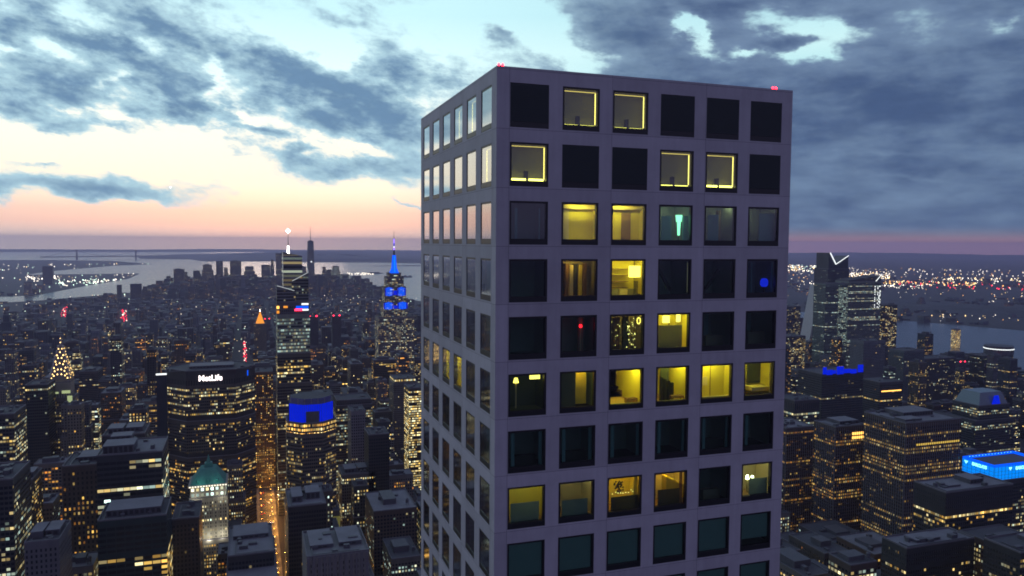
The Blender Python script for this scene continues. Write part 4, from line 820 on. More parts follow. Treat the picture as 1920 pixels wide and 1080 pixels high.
# right-hand towers across the avenue
xyz = [('dark slab with rows of orange floors touching the right edge of the concrete tower', (643, 688, 765, 815), 172, par(.25, .70, .36, .92, 1.6, 3.9, .85, .42, (.05, .035, .026)), None),
 ('brown ribbed tower with a bright orange window patch near its top', (655, 702, 690, 728), 190, par(.25, .66, .30, .93, 1.6, 3.9, .85, .42, (.055, .04, .03)), [(.35, .95, .3, .9, 4)]),
 ('big brown ribbed slab with a long yellow lit floor at the top', (671, 752, 600, 662), 214, par(.22, .56, .30, .94, 1.6, 3.9, .85, .40, (.06, .046, .034)), [(.3, .85, .45, .9, 5), (.1, .4, .15, .4, 2)])]
XB = []
for lab, r_, h_, p_, pe in xyz:
    o = simple('ribbed_tower', lab, r_, h_, p_, pent=pe, roofm=ROOF_LIGHT); XB.append(o); b = MB()
    for i in range(int((r_[1]-r_[0])/3.2)): b.box(r_[0]+i*3.2+.3, r_[0]+i*3.2+1.1, r_[2]-.7, r_[2]-.03, 0, h_-1, LIME if False else COPING)
    for i in range(int((r_[3]-r_[2])/3.2)): b.box(r_[0]-.7, r_[0]-.03, r_[2]+i*3.2+.3, r_[2]+i*3.2+1.1, 0, h_-1, COPING)
    b.build('stone_rib', o)
b = MB()
for i in range(6):
    for z in (179.5, 174.5): b.box(680+i*3.2, 682.1+i*3.2, 689.0, 689.25, z, z+3.2, E_AMB)
b.build('lit_window', XB[1])
b = MB()
for i in range(20): b.box(686+i*3.2, 688.1+i*3.2, 599.0, 599.22, 188.5, 190.6, emis('yellow_floor', (1, .66, .12), .75) if i == 0 else MATS['yellow_floor'])
b.build('lit_window', XB[2])
simple('office_tower', 'broad black office tower with a pale flat roof below the brown ribbed slab', (585, 669, 470, 506), 185, par(.36, .48, .10, .95, 2.4, 3.9, .8, .9, (.02, .021, .026)), tiers=[((585, 669, 470, 506), 0, 168), ((585, 669, 470, 506), 168, 185, par(.03, .4, 0, .95, 2.4, 3.9, .3, .5, (.02, .021, .026)))], pent=[(.2, .38, .35, .75, 1.5), (.55, .75, .4, .9, 4)], roofm=ROOF_LIGHT)
simple('office_tower', 'nearer black office tower with chamfered dark roof and yellow floors, bottom right', (488, 562, 420, 446), 164, par(.36, .48, .10, .96, 2.4, 3.9, .8, .9, (.022, .025, .028)), tiers=[((488, 562, 420, 446), 0, 150), ((488, 562, 420, 446), 150, 164, par(.02, .4, 0, .96, 2.4, 3.9, .3, .5, (.022, .025, .028)))], pent=[(.25, .6, .3, .8, 2)], roofm=ROOF_LIGHT)
simple('office_tower', 'dark low tower with a paved roof in the bottom right corner', (517, 585, 345, 375), 186, par(.2, .4, .08, .97, 2.4, 3.9, .8, .5, (.02, .021, .024)), pent=[(.4, .8, .3, .8, 2.5)])
# bright blue crown
bc_ = building('blue_crown_tower', 'dark tower capped by a bright electric blue glass box with white lettering', [((769, 850, 570, 612), 0, 148)], par(.3, .3, .1, .98, 2.4, 3.9, .7, .6, DK), plant=0)
b = MB(); b.prism(rect(769.5, 849.5, 570.5, 611.5), 148.1, 164, E_CYAN, PLANT)
for (x0, x1, y0, y1) in ((769.5, 849.5, 570.5, 573), (769.5, 849.5, 609, 611.5), (769.5, 772, 573, 609), (847, 849.5, 573, 609)): b.box(x0, x1, y0, y1, 164.01, 166.5, E_BLUEB)
for i in range(16): b.bar((770+i*5.25, 570.3, 148.1), (770+i*5.25, 570.3, 166.6), .12, MULL)
for i in range(8): b.bar((769.3, 571+i*5.6, 148.1), (769.3, 571+i*5.6, 166.6), .12, MULL)
for z in (151, 155, 159): b.bar((769.5, 570.25, z), (849.5, 570.25, z), .10, MULL); b.bar((769.25, 570.5, z), (769.25, 611.5, z), .10, MULL)
for i in range(14): b.oct(774+i*5, 606, 167.2, .5, E_CYANW)
b.build('lit_glass_crown', bc_)
sign(bc_, 'BARCLAYS', 5.0, (769.0, 589, 161.3), (R(90), 0, R(-90)), E_CYANW, squeeze=.78)
sign(bc_, 'BARCLAYS', 5.0, (812, 569.9, 161.0), (R(90), 0, 0), E_CYANW, squeeze=.9)
b = MB()
for (x, y, ax) in ((768.9, 606, 1), (793, 569.8, 0)):
    F = (lambda a, h: (x+a, y, 161.3+h)) if ax == 0 else (lambda a, h: (x, y-a, 161.3+h))
    for s_ in (-1, 1): b.face([F(0, -2.2), F(s_*.9, -.6), F(s_*2.2, .6), F(s_*2.0, 2.0), F(s_*.7, 1.1), F(0, 1.8)][::(1 if s_ > 0 else -1)], E_CYANW)
b.build('emblem', bc_)
# farther right
dm = simple('dome_tower', 'dark tower topped by a pale glass pyramid with a blue glow', (1134, 1226, 900, 960), 142, par(.18, .2, .06, .15, 2.8, 4, .7, .5, (.04, .045, .05)), tiers=[((1134, 1226, 900, 960), 0, 118), ((1146, 1216, 904, 956), 118, 142)], plant=0)
b = MB(); b.prism(rect(1148, 1214, 906, 954), 142, 163, pbr('frosted_roof_glass', (.10, .14, .18), .3), MATS['frosted_roof_glass'], None, None, .72); b.build('glass_roof', dm)
b = MB(); b.prism([(1176, 905.4), (1196, 905.4), (1196, 905.8), (1176, 905.8)], 142.1, 158, E_BLUEC, E_BLUEC, None, None, .5); b.build('blue_lamp', dm)
simple('office_block', 'short dark block with a bright cross-gridded facade behind the orange-floored slab', (806, 855, 950, 1000), 162, par(.85, .15, .4, .16, 4.4, 5.2, .8, .7, (.02, .022, .025)), tiers=[((806, 855, 950, 1000), 0, 148), ((806, 855, 950, 1000), 148, 162, par(0, 0, 0, .3, 4, 20, .4, 0, DK))])
bk = simple('office_tower', 'dark square tower with a royal blue floodlit crenellated top', (902, 990, 1000, 1060), 192, par(.03, .3, .02, .17, 2.8, 4, .6, .5, (.03, .034, .04)), plant=0)
b = MB()
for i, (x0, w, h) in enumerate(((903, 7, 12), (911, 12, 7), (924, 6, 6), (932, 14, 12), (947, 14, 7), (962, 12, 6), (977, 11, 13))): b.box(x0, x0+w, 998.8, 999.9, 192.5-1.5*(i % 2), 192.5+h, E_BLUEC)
b.build('blue_floodlight', bk)  # blue lit crown drawn as glowing boxes
for lab, r_, h_, p_, nm in (('black tower with a white lit rim on its round penthouse, near the river', (1878, 1985, 1500, 1545), 112, par(.14, .25, .02, .18, 3, 3.2, .5, .6, (.016, .018, .02)), 'apartment_tower'),
 ('plain silver-grey slab right of the dark blue-crowned tower', (1226, 1285, 1250, 1290), 206, par(.03, .3, .0, .19, 3, 3.4, .5, .6, (.10, .11, .13)), 'apartment_tower'),
 ('grey-green glass apartment tower with stepped roof before the river', (1389, 1450, 1300, 1345), 172, par(.16, .25, .0, .20, 3, 3.2, .6, .7, (.07, .085, .10)), 'apartment_tower'),
 ('dotted dark apartment tower touching the grey-green glass tower', (1474, 1570, 1322, 1365), 147, par(.26, .3, .0, .21, 3, 3.2, .5, .9, (.03, .034, .042)), 'apartment_tower'),
 ('dark curved-top block with one amber line below the lit riverside towers', (1076, 1130, 1050, 1100), 160, par(.04, .5, .05, .23, 3, 4, .6, .7, (.035, .036, .045)), 'office_block'),
 ('slender bright tower speckled with gold windows standing right of the riverside cluster', (1915, 1976, 1900, 1950), 219, par(.8, .4, .05, .24, 3, 3.6, .6, 1.0, (.03, .03, .032)), 'apartment_tower'),
 ('glass tower with a slanted light at its right shoulder in the riverside cluster', (1732, 1858, 1850, 1910), 300, par(.12, .12, .25, .25, 2.4, 4.2, .92, .40, (.13, .155, .145)), 'office_tower'),
 ('dark glass tower with a green lit stripe down its right half in the riverside cluster', (1600, 1683, 1800, 1850), 297, par(.14, .05, .10, .26, 2.4, 4.2, .9, .42, (.09, .125, .115)), 'office_tower'),
 ('narrow golden tower lit from base to roof beyond the river bank', (2690, 2716, 2300, 2322), 74, par(1, .5, .9, .27, 4, 3.4, .8, .9, (.3, .22, .15)), 'apartment_tower'),
 ('dim speckled tower touching the right edge of the concrete tower', (1854, 1924, 2300, 2360), 183, par(.55, .4, .0, .28, 3, 3.6, .5, .8, DK), 'office_tower'),
 ('gold-windowed block touching the right edge of the concrete tower', (1381, 1450, 1700, 1760), 158, par(.85, .38, .2, .29, 3, 3.8, .55, .9, (.04, .04, .04)), 'office_block')):
    o = simple(nm, lab, r_, h_, p_, plant=3)
    if 'white lit rim' in lab:
        b = MB(); b.cyl(1960, 1525, 112, 136, 36, 36, PLANT, 20); b.build('round_penthouse', o)
        b = MB()
        for i in range(20):
            a0, a1 = [2*math.pi*q/20 for q in (i, i+1)]; b.bar((1960+36.6*math.cos(a0), 1525+36.6*math.sin(a0), 128), (1960+36.6*math.cos(a1), 1525+36.6*math.sin(a1), 128), .8, E_LED)
        b.build('rim_light', o)
        b = MB()
        for x in (1905, 1925, 1945): b.oct(x, 1499, 116, 1.6, E_REDD)
        b.build('warning_light', o)
    if 'slanted light' in lab:
        b = MB(); b.bar((1835, 1849, 300), (1858, 1849, 322), 1.0, E_LED); b.build('edge_light', o)
        b = MB(); rr = random.Random(3)
        for i in range(60): b.box(*(lambda x: (x, x+2.6))(rr.choice((1832, 1843, 1848, 1852))), 1849.4, 1849.8, *(lambda z: (z, z+2.2))(rr.uniform(215, 285)), E_LED)
        b.build('lit_window', o)
        wg = MB(); wedge(wg, 1733, 1857, 1851, 1909, 300.1, 304, 318, par(.1, .2, 0, .3, 2.4, 4, .9, .3, (.06, .065, .075))); wg.build('sloped_crown', o)
    if 'green lit stripe' in lab:
        b = MB()
        b.prism(rect(1648, 1681, 1798.9, 1799.9), 110, 290, FACADE, None, None, par(1, .0, .7, .5, 1.9, 4.2, .8, .42, (.03, .06, .055))); b.build('lit_glazing', o)
    if 'one amber line' in lab:
        b = MB(); b.box(1080, 1126, 1049, 1049.6, 143, 145, E_AMB); b.build('lit_window', o)
# the notched riverside skyscraper and its slanted neighbour
hy = simple('notched_skyscraper', 'tallest riverside skyscraper with a white V-shaped light in its notched top', (1752, 1838, 1966, 2030), 300, par(.08, .1, .05, .51, 2.4, 4.2, .9, .25, (.04, .042, .07)), tiers=[((1752, 1838, 1966, 2030), 0, 335)], plant=0)
b = MB(); pv = par(.05, .1, 0, .52, 2.4, 4.2, .9, .2, (.035, .035, .06))
yA, yB = 1968, 2026
prof = [(1756, 335), (1834, 335), (1834, 378), (1800, 352), (1776, 352), (1760, 387), (1756, 387)]
for i in range(len(prof)):
    (xa, za), (xb, zb) = prof[i], prof[(i+1) % len(prof)]; b.face([(xa, yA, za), (xb, yA, zb), (xb, yB, zb), (xa, yB, za)], COPING if i in (2, 3, 4) else MULL)
b.face([(x, yA, z) for x, z in prof], MULL); b.face([(x, yB, z) for x, z in prof][::-1], MULL)
b.build('notched_crown', hy)
b = MB(); b.bar((1760, 1967, 387), (1784, 1967, 350), 1.3, E_LED); b.bar((1784, 1967, 350), (1834, 1967, 378), .9, E_LED); b.build('edge_light', hy)
sl = simple('leaning_tower', 'pale slanted glass tower standing left of the riverside cluster', (1800, 1870, 2100, 2150), 60, par(.1, .1, 0, .53, 3, 4, .9, .3, (.2, .2, .22)), plant=0)
b = MB(); wl = pbr('pale_glass', (.30, .30, .33), .35, 0, .15, .02)
prof = [(1795, 60), (1872, 60), (1872, 275), (1838, 275)]
for i in range(4):
    (xa, za), (xb, zb) = prof[i], prof[(i+1) % 4]; b.face([(xa, 2100, za), (xb, 2100, zb), (xb, 2150, zb), (xa, 2150, za)], wl)
b.face([(x, 2100, z) for x, z in prof], wl); b.face([(x, 2150, z) for x, z in prof][::-1], wl); b.build('slanted_wall', sl)
# the tapered tower downtown and its neighbours
pt = par(.25, .2, .0, .61, 4, 5, .8, .25, (.06, .06, .09))
w1 = building('tapered_skyscraper', 'tallest distant downtown skyscraper, tapered with a thin spire', [((425, 489, 6300, 6364), 0, 60)], pt, plant=0)
b = MB(); B8 = octo(425, 489, 6300, 6364, .5); T8 = octo(434, 480, 6309, 6355, 13)
u = 0
for i in range(8):
    a, c, d, e = B8[i], B8[(i+1) % 8], T8[(i+1) % 8], T8[i]; b.face([(*a, 60), (*c, 60), (*d, 404), (*e, 404)], FACADE, [(0, 340), (60, 340), (60, 0), (0, 0)], pt)
b.prism(octo(433.5, 480.5, 6308.5, 6355.5, 13), 404, 414, MULL, ROOF); b.build('tapered_shaft', w1)
b = MB(); b.cyl(457, 6332, 414, 420, 14, 14, PLANT, 14); b.cyl(457, 6332, 420, 530, 2.6, 1.0, PLANT, 8); b.build('spire', w1)
b = MB(); b.oct(460, 6297, 250, 7, E_LED); b.build('beacon', w1)
LM = [('broad squat-topped slab leftmost in the downtown skyline', -555,-481,193), ('narrow dark block beside the leftmost downtown slab', -481,-455,172), ('short square-headed block alone in the downtown skyline', -417,-368,181), ('wide dark block crowned by a thin mast in the left downtown skyline', -356,-274,225), ('tall narrow block right of the masted downtown block', -253,-203,254), ('low block with a stepped top in the left downtown skyline', -199,-165,204), ('massive dark slab with a pale lit top in the downtown middle', -152,-70,254), ('dark slab right of the pale-topped downtown slab', -51,31,212), ('stepped block just left of the needle-thin downtown tower', 79,146,224), ('needle-thin dark tower in the downtown skyline', 147,176,262), ('tall grey glass slab behind the white-masted glass skyscraper', 188,250,316), ('block peeping behind the white-masted glass skyscraper', 258,301,224), ('dark block left of the tapered downtown skyscraper', 362,420,210), ('small block right of the tapered downtown skyscraper', 544,577,208), ('dim lower block between the tapered skyscraper and a lit slab', 577,618,184), ('downtown slab with a glowing greenish face', 619,687,210), ('dark rounded block right of the greenish-faced slab', 691,759,146), ('blunt dark block near the right end of downtown', 780,866,133), ('last small block at the right end of the downtown skyline', 875,923,108)]
for i, (lab, x0, x1, h) in enumerate(LM):
    y0 = 6300+(i*37 % 90); w = x1-x0; sc = (y0+59)/(6359.0); cxm = -19+((x0+x1)/2+19)*sc; x0, x1 = cxm-w/2*sc, cxm+w/2*sc; h = 412-(412-h)*sc
    pp = par(1.0, .1, .95, .3, 4, 5, .9, .22, (.2, .2, .14)) if 'greenish' in lab else par(.25, .3, .03, None, 4, 4.5, .6, .6, (.05, .05, .06))
    tiers = [((x0, x1, y0, y0+w*.8), 0, h*.82), ((x0+w*.1, x1-w*.12, y0+3, y0+w*.7), h*.82, h)] if i % 2 else [((x0, x1, y0, y0+w*.8), 0, h)]
    o = building('downtown_tower', lab, tiers, pp, group='towers of the downtown skyline', plant=0, pent=[(.2, .7, .2, .7, 6)] if i % 3 == 0 else None)
    if 'thin mast' in lab: b = MB(); b.cyl(cxm, y0+30, h, h+38, 1.5, .6, PLANT, 6); b.build('mast', o)
for lab, r_, h_ in (('lone dark tower across the water at far left', (-1800, -1720, 8000, 8060), 166), ('small isolated tower on the bay shore, slimmer of two', (-871, -844, 5800, 5830), 104), ('broader isolated tower on the bay shore', (-762, -697, 5600, 5650), 120)):
    simple('apartment_tower', lab, r_, h_, par(.08, .4, 0, None, 4, 4, .5, .5, (.04, .04, .05)), plant=0)

# ---------------------------------------------------------------- the rest of the city, lot by lot
def to_px(x, y, z):
    d = Vector((x-CAM_P[0], y-CAM_P[1], z-CAM_P[2])); Z = d.dot(_f)
    return (960+CAM_F*d.dot(_r2)/Z, 540-CAM_F*d.dot(_u2)/Z, Z)
def z_for(px_y, x, y):        # height that reaches a given picture row at a place
    lo, hi = -400.0, 3000.0
    for _ in range(24):
        m_ = (lo+hi)/2
        if to_px(x, y, m_)[1] > px_y: lo = m_
        else: hi = m_
    return lo
WPOLY = [ll(*p) for p in SH_MAN+SH_EAST+SH_BK+SH_NJ]
def in_water(x, y):
    c = False; n = len(WPOLY); j = n-1
    for i in range(n):
        (xi, yi), (xj, yj) = WPOLY[i], WPOLY[j]
        if (yi > y) != (yj > y) and x < (xj-xi)*(y-yi)/(yj-yi)+xi: c = not c
        j = i
    return c
AVE = [-1250, -1020, -800, -590, -385, -195, -64, 84, 220, 500, 775, 1050, 1325, 1600, 1875, 2140, 2400, 2700]
rg = random.Random(41)
PAL = [(.055, .04, .032), (.075, .06, .045), (.05, .05, .055), (.035, .036, .042), (.09, .085, .08), (.11, .10, .085), (.03, .038, .042), (.07, .045, .035), (.02, .022, .026), (.13, .125, .12)]
LOTS = []     # x0, x1, y0, y1, h, par
def cap(y): return 1015 if y < 700 else 845 if y < 1100 else 735 if y < 1500 else 655 if y < 2200 else 588 if y < 3400 else 558 if y < 5500 else 512 if y < 7200 else 545
SLITS = [(87, 850, 87, 1330, 9), (-31, 1900, -35, 3300, 9), (-560, 3850, -720, 5000, 22), (-860, 4000, -1080, 5300, 22)]      # avenues one can look along
def add_lot(x0, x1, y0, y1, h, far):
    cxx, cyy = (x0+x1)/2, (y0+y1)/2
    px_, py_, Z = to_px(cxx, y0, h)
    if Z < 60 or px_ < -90 or px_ > 2010 or 850 < px_ < 1415: return
    if in_water(cxx, cyy) or in_water(x0, y0) or in_water(x1, y1): return
    for (a, b_, c, d, _h, _l) in HERO:
        if x0 < b_+4 and x1 > a-4 and y0 < d+4 and y1 > c-4: return
    for (xa_, ya_, xb_, yb_, hw_) in SLITS:
        if y1 > ya_ and y0 < yb_ and abs(cxx-(xa_+(xb_-xa_)*(cyy-ya_)/(yb_-ya_))) < (x1-x0)/2+hw_: return
    if -11 < x1 and x0 < 17 and 690 < y1 and y0 < 1272: return
    if far is not None:
        h = min(h, z_for(514+rg.random()*52 if 5600 < y0 < 7200 and -760 < x0 < 960 else cap(y0)+rg.random()**2*110, cxx, y0))
        for (a, b_, c, d) in TAKEN:
            if x0 < b_ and x1 > a and y0 < d and y1 > c: return
    if h < 7: return
    col = rg.choice(PAL); dist = Z; fz = min(1, max(0, (Z-900)/1400)); col = (col[0]*(1-.35*fz), col[1]*(1-.22*fz), col[2]*(1+.10*fz))  # walls tinted bluer with distance, haze put into the colour
    lit = rg.choice([.06, .15, .25, .38, .52, .7]) * (1.25 if dist < 1400 else 1.0 if dist < 2600 else .75); kind = rg.random()
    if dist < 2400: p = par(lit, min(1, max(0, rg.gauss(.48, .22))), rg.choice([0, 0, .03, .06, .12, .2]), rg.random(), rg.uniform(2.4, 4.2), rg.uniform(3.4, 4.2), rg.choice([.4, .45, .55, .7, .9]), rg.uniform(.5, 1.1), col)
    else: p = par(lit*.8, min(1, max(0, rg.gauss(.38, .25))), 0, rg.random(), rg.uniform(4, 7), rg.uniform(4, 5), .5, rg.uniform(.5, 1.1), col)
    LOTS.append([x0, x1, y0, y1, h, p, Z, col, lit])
TAKEN = []
def slim(n, xr, yr, hr):
    for _ in range(n):
        x, y = rg.uniform(*xr), rg.uniform(*yr); w = rg.uniform(15, 30); d = rg.uniform(18, 34); h = rg.uniform(*hr); q_ = to_px(x, y, h)[0]
        h = min(h, z_for(762 if 70 < q_ < 150 else 705 if 290 < q_ < 660 and y < 1250 else 610+rg.random()*60, x, y)); k0 = len(LOTS)
        if any(x < b_+3 and x+w > a-3 and y < d_+3 and y+d > c-3 for a, b_, c, d_ in TAKEN): continue
        add_lot(x, x+w, y, y+d, h, None)
        if len(LOTS) > k0: TAKEN.append((x, x+w, y, y+d))
slim(75, (-700, -90), (980, 2300), (110, 235)); slim(22, (90, 330), (1000, 2300), (110, 220)); slim(40, (900, 1900), (950, 2000), (90, 215)); slim(40, (-700, 300), (2300, 3600), (90, 190))
for bi in range(68):
    y = 140+80.4*bi
    for ai in range(len(AVE)-1):
        xa, xb = AVE[ai]+13, AVE[ai+1]-13
        x = xa
        while x < xb-8:
            w = min(xb-x, rg.uniform(20, 62) if y < 1700 else rg.uniform(14, 48))
            if xb-(x+w) < 12: w = xb-x
            deep = rg.random() < .45
            for (ya, yb) in (((y, y+62),) if deep else ((y, y+31), (y+31, y+62))):
                core_ = math.exp(-((x-250)/750)**2)
                if y < 1350: h = rg.choice([50, 80, 105, 130, 155, 185])*rg.uniform(.75, 1.2)*(.55+.5*core_)
                elif y < 2100: h = rg.choice([35, 55, 80, 110, 140, 175])*rg.uniform(.75, 1.2)*(.5+.55*core_)
                elif y < 3400: h = rg.choice([22, 28, 36, 48, 62, 85, 120])*rg.uniform(.75, 1.2)
                else: h = rg.choice([12, 15, 18, 20, 24, 30, 42])*rg.uniform(.8, 1.2)+(rg.random() < .03)*50
                g_ = .4 if rg.random() < .6 else 2.5
                add_lot(x+.2, x+w-g_, ya+.2, yb-.3, h, False)
            x += w
for _ in range(1300):      # downtown
    x = rg.uniform(-720, 900); y = rg.uniform(5650, 7050); w = rg.uniform(28, 55); t = max(0.28, 1-((x-150)/1050)**2-((y-6350)/1100)**2)
    add_lot(x, x+w, y, y+w*.9, 30+t*rg.uniform(60, 240), True)
rg2 = random.Random(9)
for _ in range(6500):     # low districts across the rivers
    a = R(rg2.uniform(-17, 55)); d = 2600+rg2.random()**1.3*13500; x, y = CAM_P[0]+d*math.sin(a), CAM_P[1]+d*math.cos(a)
    if -900 < x < 2300 and y < 7300: continue
    w = rg2.uniform(14, 40)*(1+d/9000); add_lot(x, x+w, y, y+w*rg2.uniform(.5, 1), rg2.choice([8, 9, 10, 12, 15, 20, 34])*rg2.uniform(.8, 1.2)+(rg2.random() < .02)*60, True)
LOTS.sort(key=lambda q: q[6])
# which lots show largest: a coarse depth-ordered paint
GW, GH = 640, 360; buf = np.zeros((GH, GW), dtype=np.int32)
def span(x0, x1, y0, y1, h):
    P8 = [to_px(x, y, z) for x in (x0, x1) for y in (y0, y1) for z in (0, h)]
    a = [p[0]/3 for p in P8]; b_ = [p[1]/3 for p in P8]; return max(0, int(min(a))), min(GW, int(max(a))+1), max(0, int(min(b_))), min(GH, int(max(b_))+1)
items = [(to_px((q[0]+q[1])/2, q[2], q[4])[2], i+1, q[:5]) for i, q in enumerate(LOTS)] + [(to_px((q[0]+q[1])/2, q[2], q[4])[2], -1, q[:5]) for q in HERO]
items.sort(key=lambda t: t[0]); buf[:, 263:493] = -1; area = np.zeros(len(LOTS)+1, dtype=int)
for _d, idx, r5 in items:
    a, b_, c, d = span(*r5)
    if b_ <= a or d <= c: continue
    s_ = buf[c:d, a:b_]; m_ = s_ == 0
    if idx > 0: area[idx] = int(m_.sum())
    s_[m_] = idx
order = sorted(range(len(LOTS)), key=lambda i: -area[i+1])
SINGLES = [i for i in order[:215] if area[i+1] > 3]; SET = set(SINGLES)
# labels: look, then place beside something one can find
LMK = [(110, 700, 'the golden-crowned needle tower'), (388, 740, 'the slab with the rooftop sign'), (585, 800, 'the royal blue octagonal crown'), (392, 930, 'the copper pyramid roof'), (742, 560, 'the blue-spired skyscraper'), (548, 600, 'the white-masted glass skyscraper'), (245, 860, 'the bright-striped tower'), (1572, 560, 'the V-lit skyscraper'), (1580, 715, 'the blue crenellated tower'), (1862, 870, 'the electric blue glass box'), (1868, 750, 'the glass pyramid top'), (1750, 800, 'the big brown ribbed slab'), (1870, 660, 'the white-rimmed black tower'), (1800, 650, 'the narrow golden river tower'), (660, 1030, 'the pale ribbed concrete tower'), (25, 860, 'the tower striped at the left edge'), (1480, 780, 'the orange-floored slab'), (487, 620, 'the orange pyramid'), (735, 980, 'the purple-roofed warm-windowed block'), (1780, 960, 'the broad black tower'), (600, 510, 'the downtown skyline'), (250, 960, 'the amber-windowed green tower')]
def colour_word(c):
    l = sum(c)/3
    if c[0] > c[2]*1.35: return 'brown' if l < .062 else 'tan'
    return 'black' if l < .026 else 'charcoal' if l < .045 else 'grey' if l < .08 else 'pale grey'
info = []
for i in SINGLES:
    x0, x1, y0, y1, h, p, Z, col, lit = LOTS[i]; px_, py_, _ = to_px((x0+x1)/2, y0, h); w = (x1-x0)/Z*CAM_F
    size = ('squat' if h < 30 else 'low' if h < 60 else 'mid-height' if h < 110 else 'tall'); width = 'narrow ' if x1-x0 < 22 else 'broad ' if x1-x0 > 46 else ''
    lw = 'unlit' if lit < .1 else 'sparse-lit' if lit < .25 else 'well-lit' if lit < .4 else 'bright'
    lx, ly, ln = min(LMK, key=lambda t: (t[0]-px_)**2+1.6*(t[1]-py_)**2)
    rel = 'in front of' if py_ > ly+45 and abs(px_-lx) < 70 else 'beyond' if py_ < ly-45 and abs(px_-lx) < 70 else 'left of' if px_ < lx else 'right of'
    info.append([i, f'{width}{size} {colour_word(col)} {lw} building {rel} {ln}', px_, py_])
groups = {}
for t in info: groups.setdefault(t[1], []).append(t)
ORD = ['first', 'second', 'third', 'fourth', 'fifth', 'sixth', 'seventh', 'eighth']
for lab, ts in groups.items():
    ts.sort(key=lambda t: t[2])
    if len(ts) > 1:
        for q, t in enumerate(ts): t[1] = lab+f', {ORD[q]} from left'
labels = {t[0]: t[1] for t in info}
mass = MB()
for i, (x0, x1, y0, y1, h, p, Z, col, lit) in enumerate(LOTS):
    if i not in SET:
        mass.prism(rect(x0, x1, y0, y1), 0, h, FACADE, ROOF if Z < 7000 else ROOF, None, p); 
        if Z < 3000 and h > 25: mass.box(x0+(x1-x0)*.3, x0+(x1-x0)*.65, y0+(y1-y0)*.35, y0+(y1-y0)*.7, h-.02, h+3.5, PLANT, 'b')
        continue
    rr = random.Random(i); w, d = x1-x0, y1-y0; b = MB(); z = 0; X0, X1, Y0, Y1 = x0, x1, y0, y1
    steps = [1.0] if rr.random() < .45 or h < 30 else ([.68, 1.0] if rr.random() < .6 else [.5, .78, 1.0])
    for si_, s_ in enumerate(steps):
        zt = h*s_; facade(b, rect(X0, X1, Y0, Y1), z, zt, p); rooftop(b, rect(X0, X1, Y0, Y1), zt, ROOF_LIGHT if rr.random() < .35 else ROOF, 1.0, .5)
        if si_ < len(steps)-1: X0 += w*rr.uniform(.05, .16); X1 -= w*rr.uniform(.05, .16); Y0 += d*rr.uniform(.04, .14); Y1 -= d*rr.uniform(.04, .14)
        z = zt
    o = b.build('apartment_building' if lit < .25 else 'office_building', None, ((x0+x1)/2, (y0+y1)/2, 0)); tag(o, labels[i], 'building', 'filler blocks of the night city' if False else None)
    if Z < 2200 and X1-X0 > 8 and Y1-Y0 > 8:
        c = MB(); c.box(X0+(X1-X0)*rr.uniform(.15, .35), X0+(X1-X0)*rr.uniform(.55, .8), Y0+(Y1-Y0)*.3, Y0+(Y1-Y0)*rr.uniform(.55, .8), h-.03, h+rr.uniform(3, 6), PLANT, 'b'); c.build('penthouse', o)
        for _ in range(3):
            c = MB(); plant_box(c, X0+.8, X1-.8, Y0+.8, Y1-.8, h-.02, rr, 1)
            if c.v: c.build('cooling_unit', o)
        if rr.random() < .4:
            tx, ty = X0+(X1-X0)*.82, Y0+(Y1-Y0)*.18; c = MB(); c.cyl(tx, ty, h+2.5, h+6, 1.7, 1.7, PLANT, 10); c.cyl(tx, ty, h+6, h+7.3, 1.8, .1, PLANT, 10)
            for sx, sy in ((-1, -1), (1, -1), (1, 1), (-1, 1)): c.bar((tx+sx*1.1, ty+sy*1.1, h), (tx+sx*1.1, ty+sy*1.1, h+2.6), .12, PLANT)
            c.build('water_tank', o)
tag(mass.build('city_blocks'), kind='stuff')

# ---------------------------------------------------------------- lights of the city: dots far off
def make_dots():
    m, t, o = new_mat('light_dots'); n = t.node('ShaderNodeAttribute', attribute_name='bc'); n2 = t.node('ShaderNodeAttribute', attribute_name='pa')
    e = t.node('ShaderNodeEmission'); t.l.new(n.outputs['Color'], e.inputs[0]); t.put(e.inputs[1], t.m('MULTIPLY', t.sep(n2.outputs['Vector'])[0], 0.42)); t.l.new(e.outputs[0], o.inputs[0]); m.cycles.emission_sampling = 'NONE'; return m
DOT = make_dots()
class Dots(MB):
    def dot(s, x, y, z, r, c, k): s.oct(x, y, z, r, DOT, ((k, 0, 0, 0), (0, 0, 0, 0), tuple(c)+(1,)))
    def build(s, name):
        o = MB.build(s, name); me = o.data
        for nm, arr in (('pa', s.pa), ('bc', s.bc)):
            at = me.attributes.new(nm, 'FLOAT_COLOR', 'FACE'); at.data.foreach_set('color', np.array(arr, dtype=np.float32).ravel())
        return o
WHT, WRM, ORA, RED, GRNW = (1, .88, .72), (1, .68, .28), (1, .45, .10), (1, .02, .06), (.75, 1, .8)
dl = Dots(); rd = random.Random(77)
def scatter(n, az0, az1, d0, d1, cols, k=6, rk=.00085, pw=1.0, tall=6):
    for _ in range(n):
        a = R(rd.uniform(az0, az1)); d = d0+rd.random()**pw*(d1-d0); x, y = CAM_P[0]+d*math.sin(a), CAM_P[1]+d*math.cos(a)
        if in_water(x, y): continue
        pxx = to_px(x, y, 5)[0]
        if 860 < pxx < 1405: continue
        dl.dot(x, y, tall+rd.random()*6, d*rk*rd.uniform(.5, 1.1), rd.choice(cols), k*rd.uniform(.25, 1.5))
scatter(420, 35, 56, 9000, 15500, [WHT, WHT, WRM, WHT, ORA], 7, .0008)
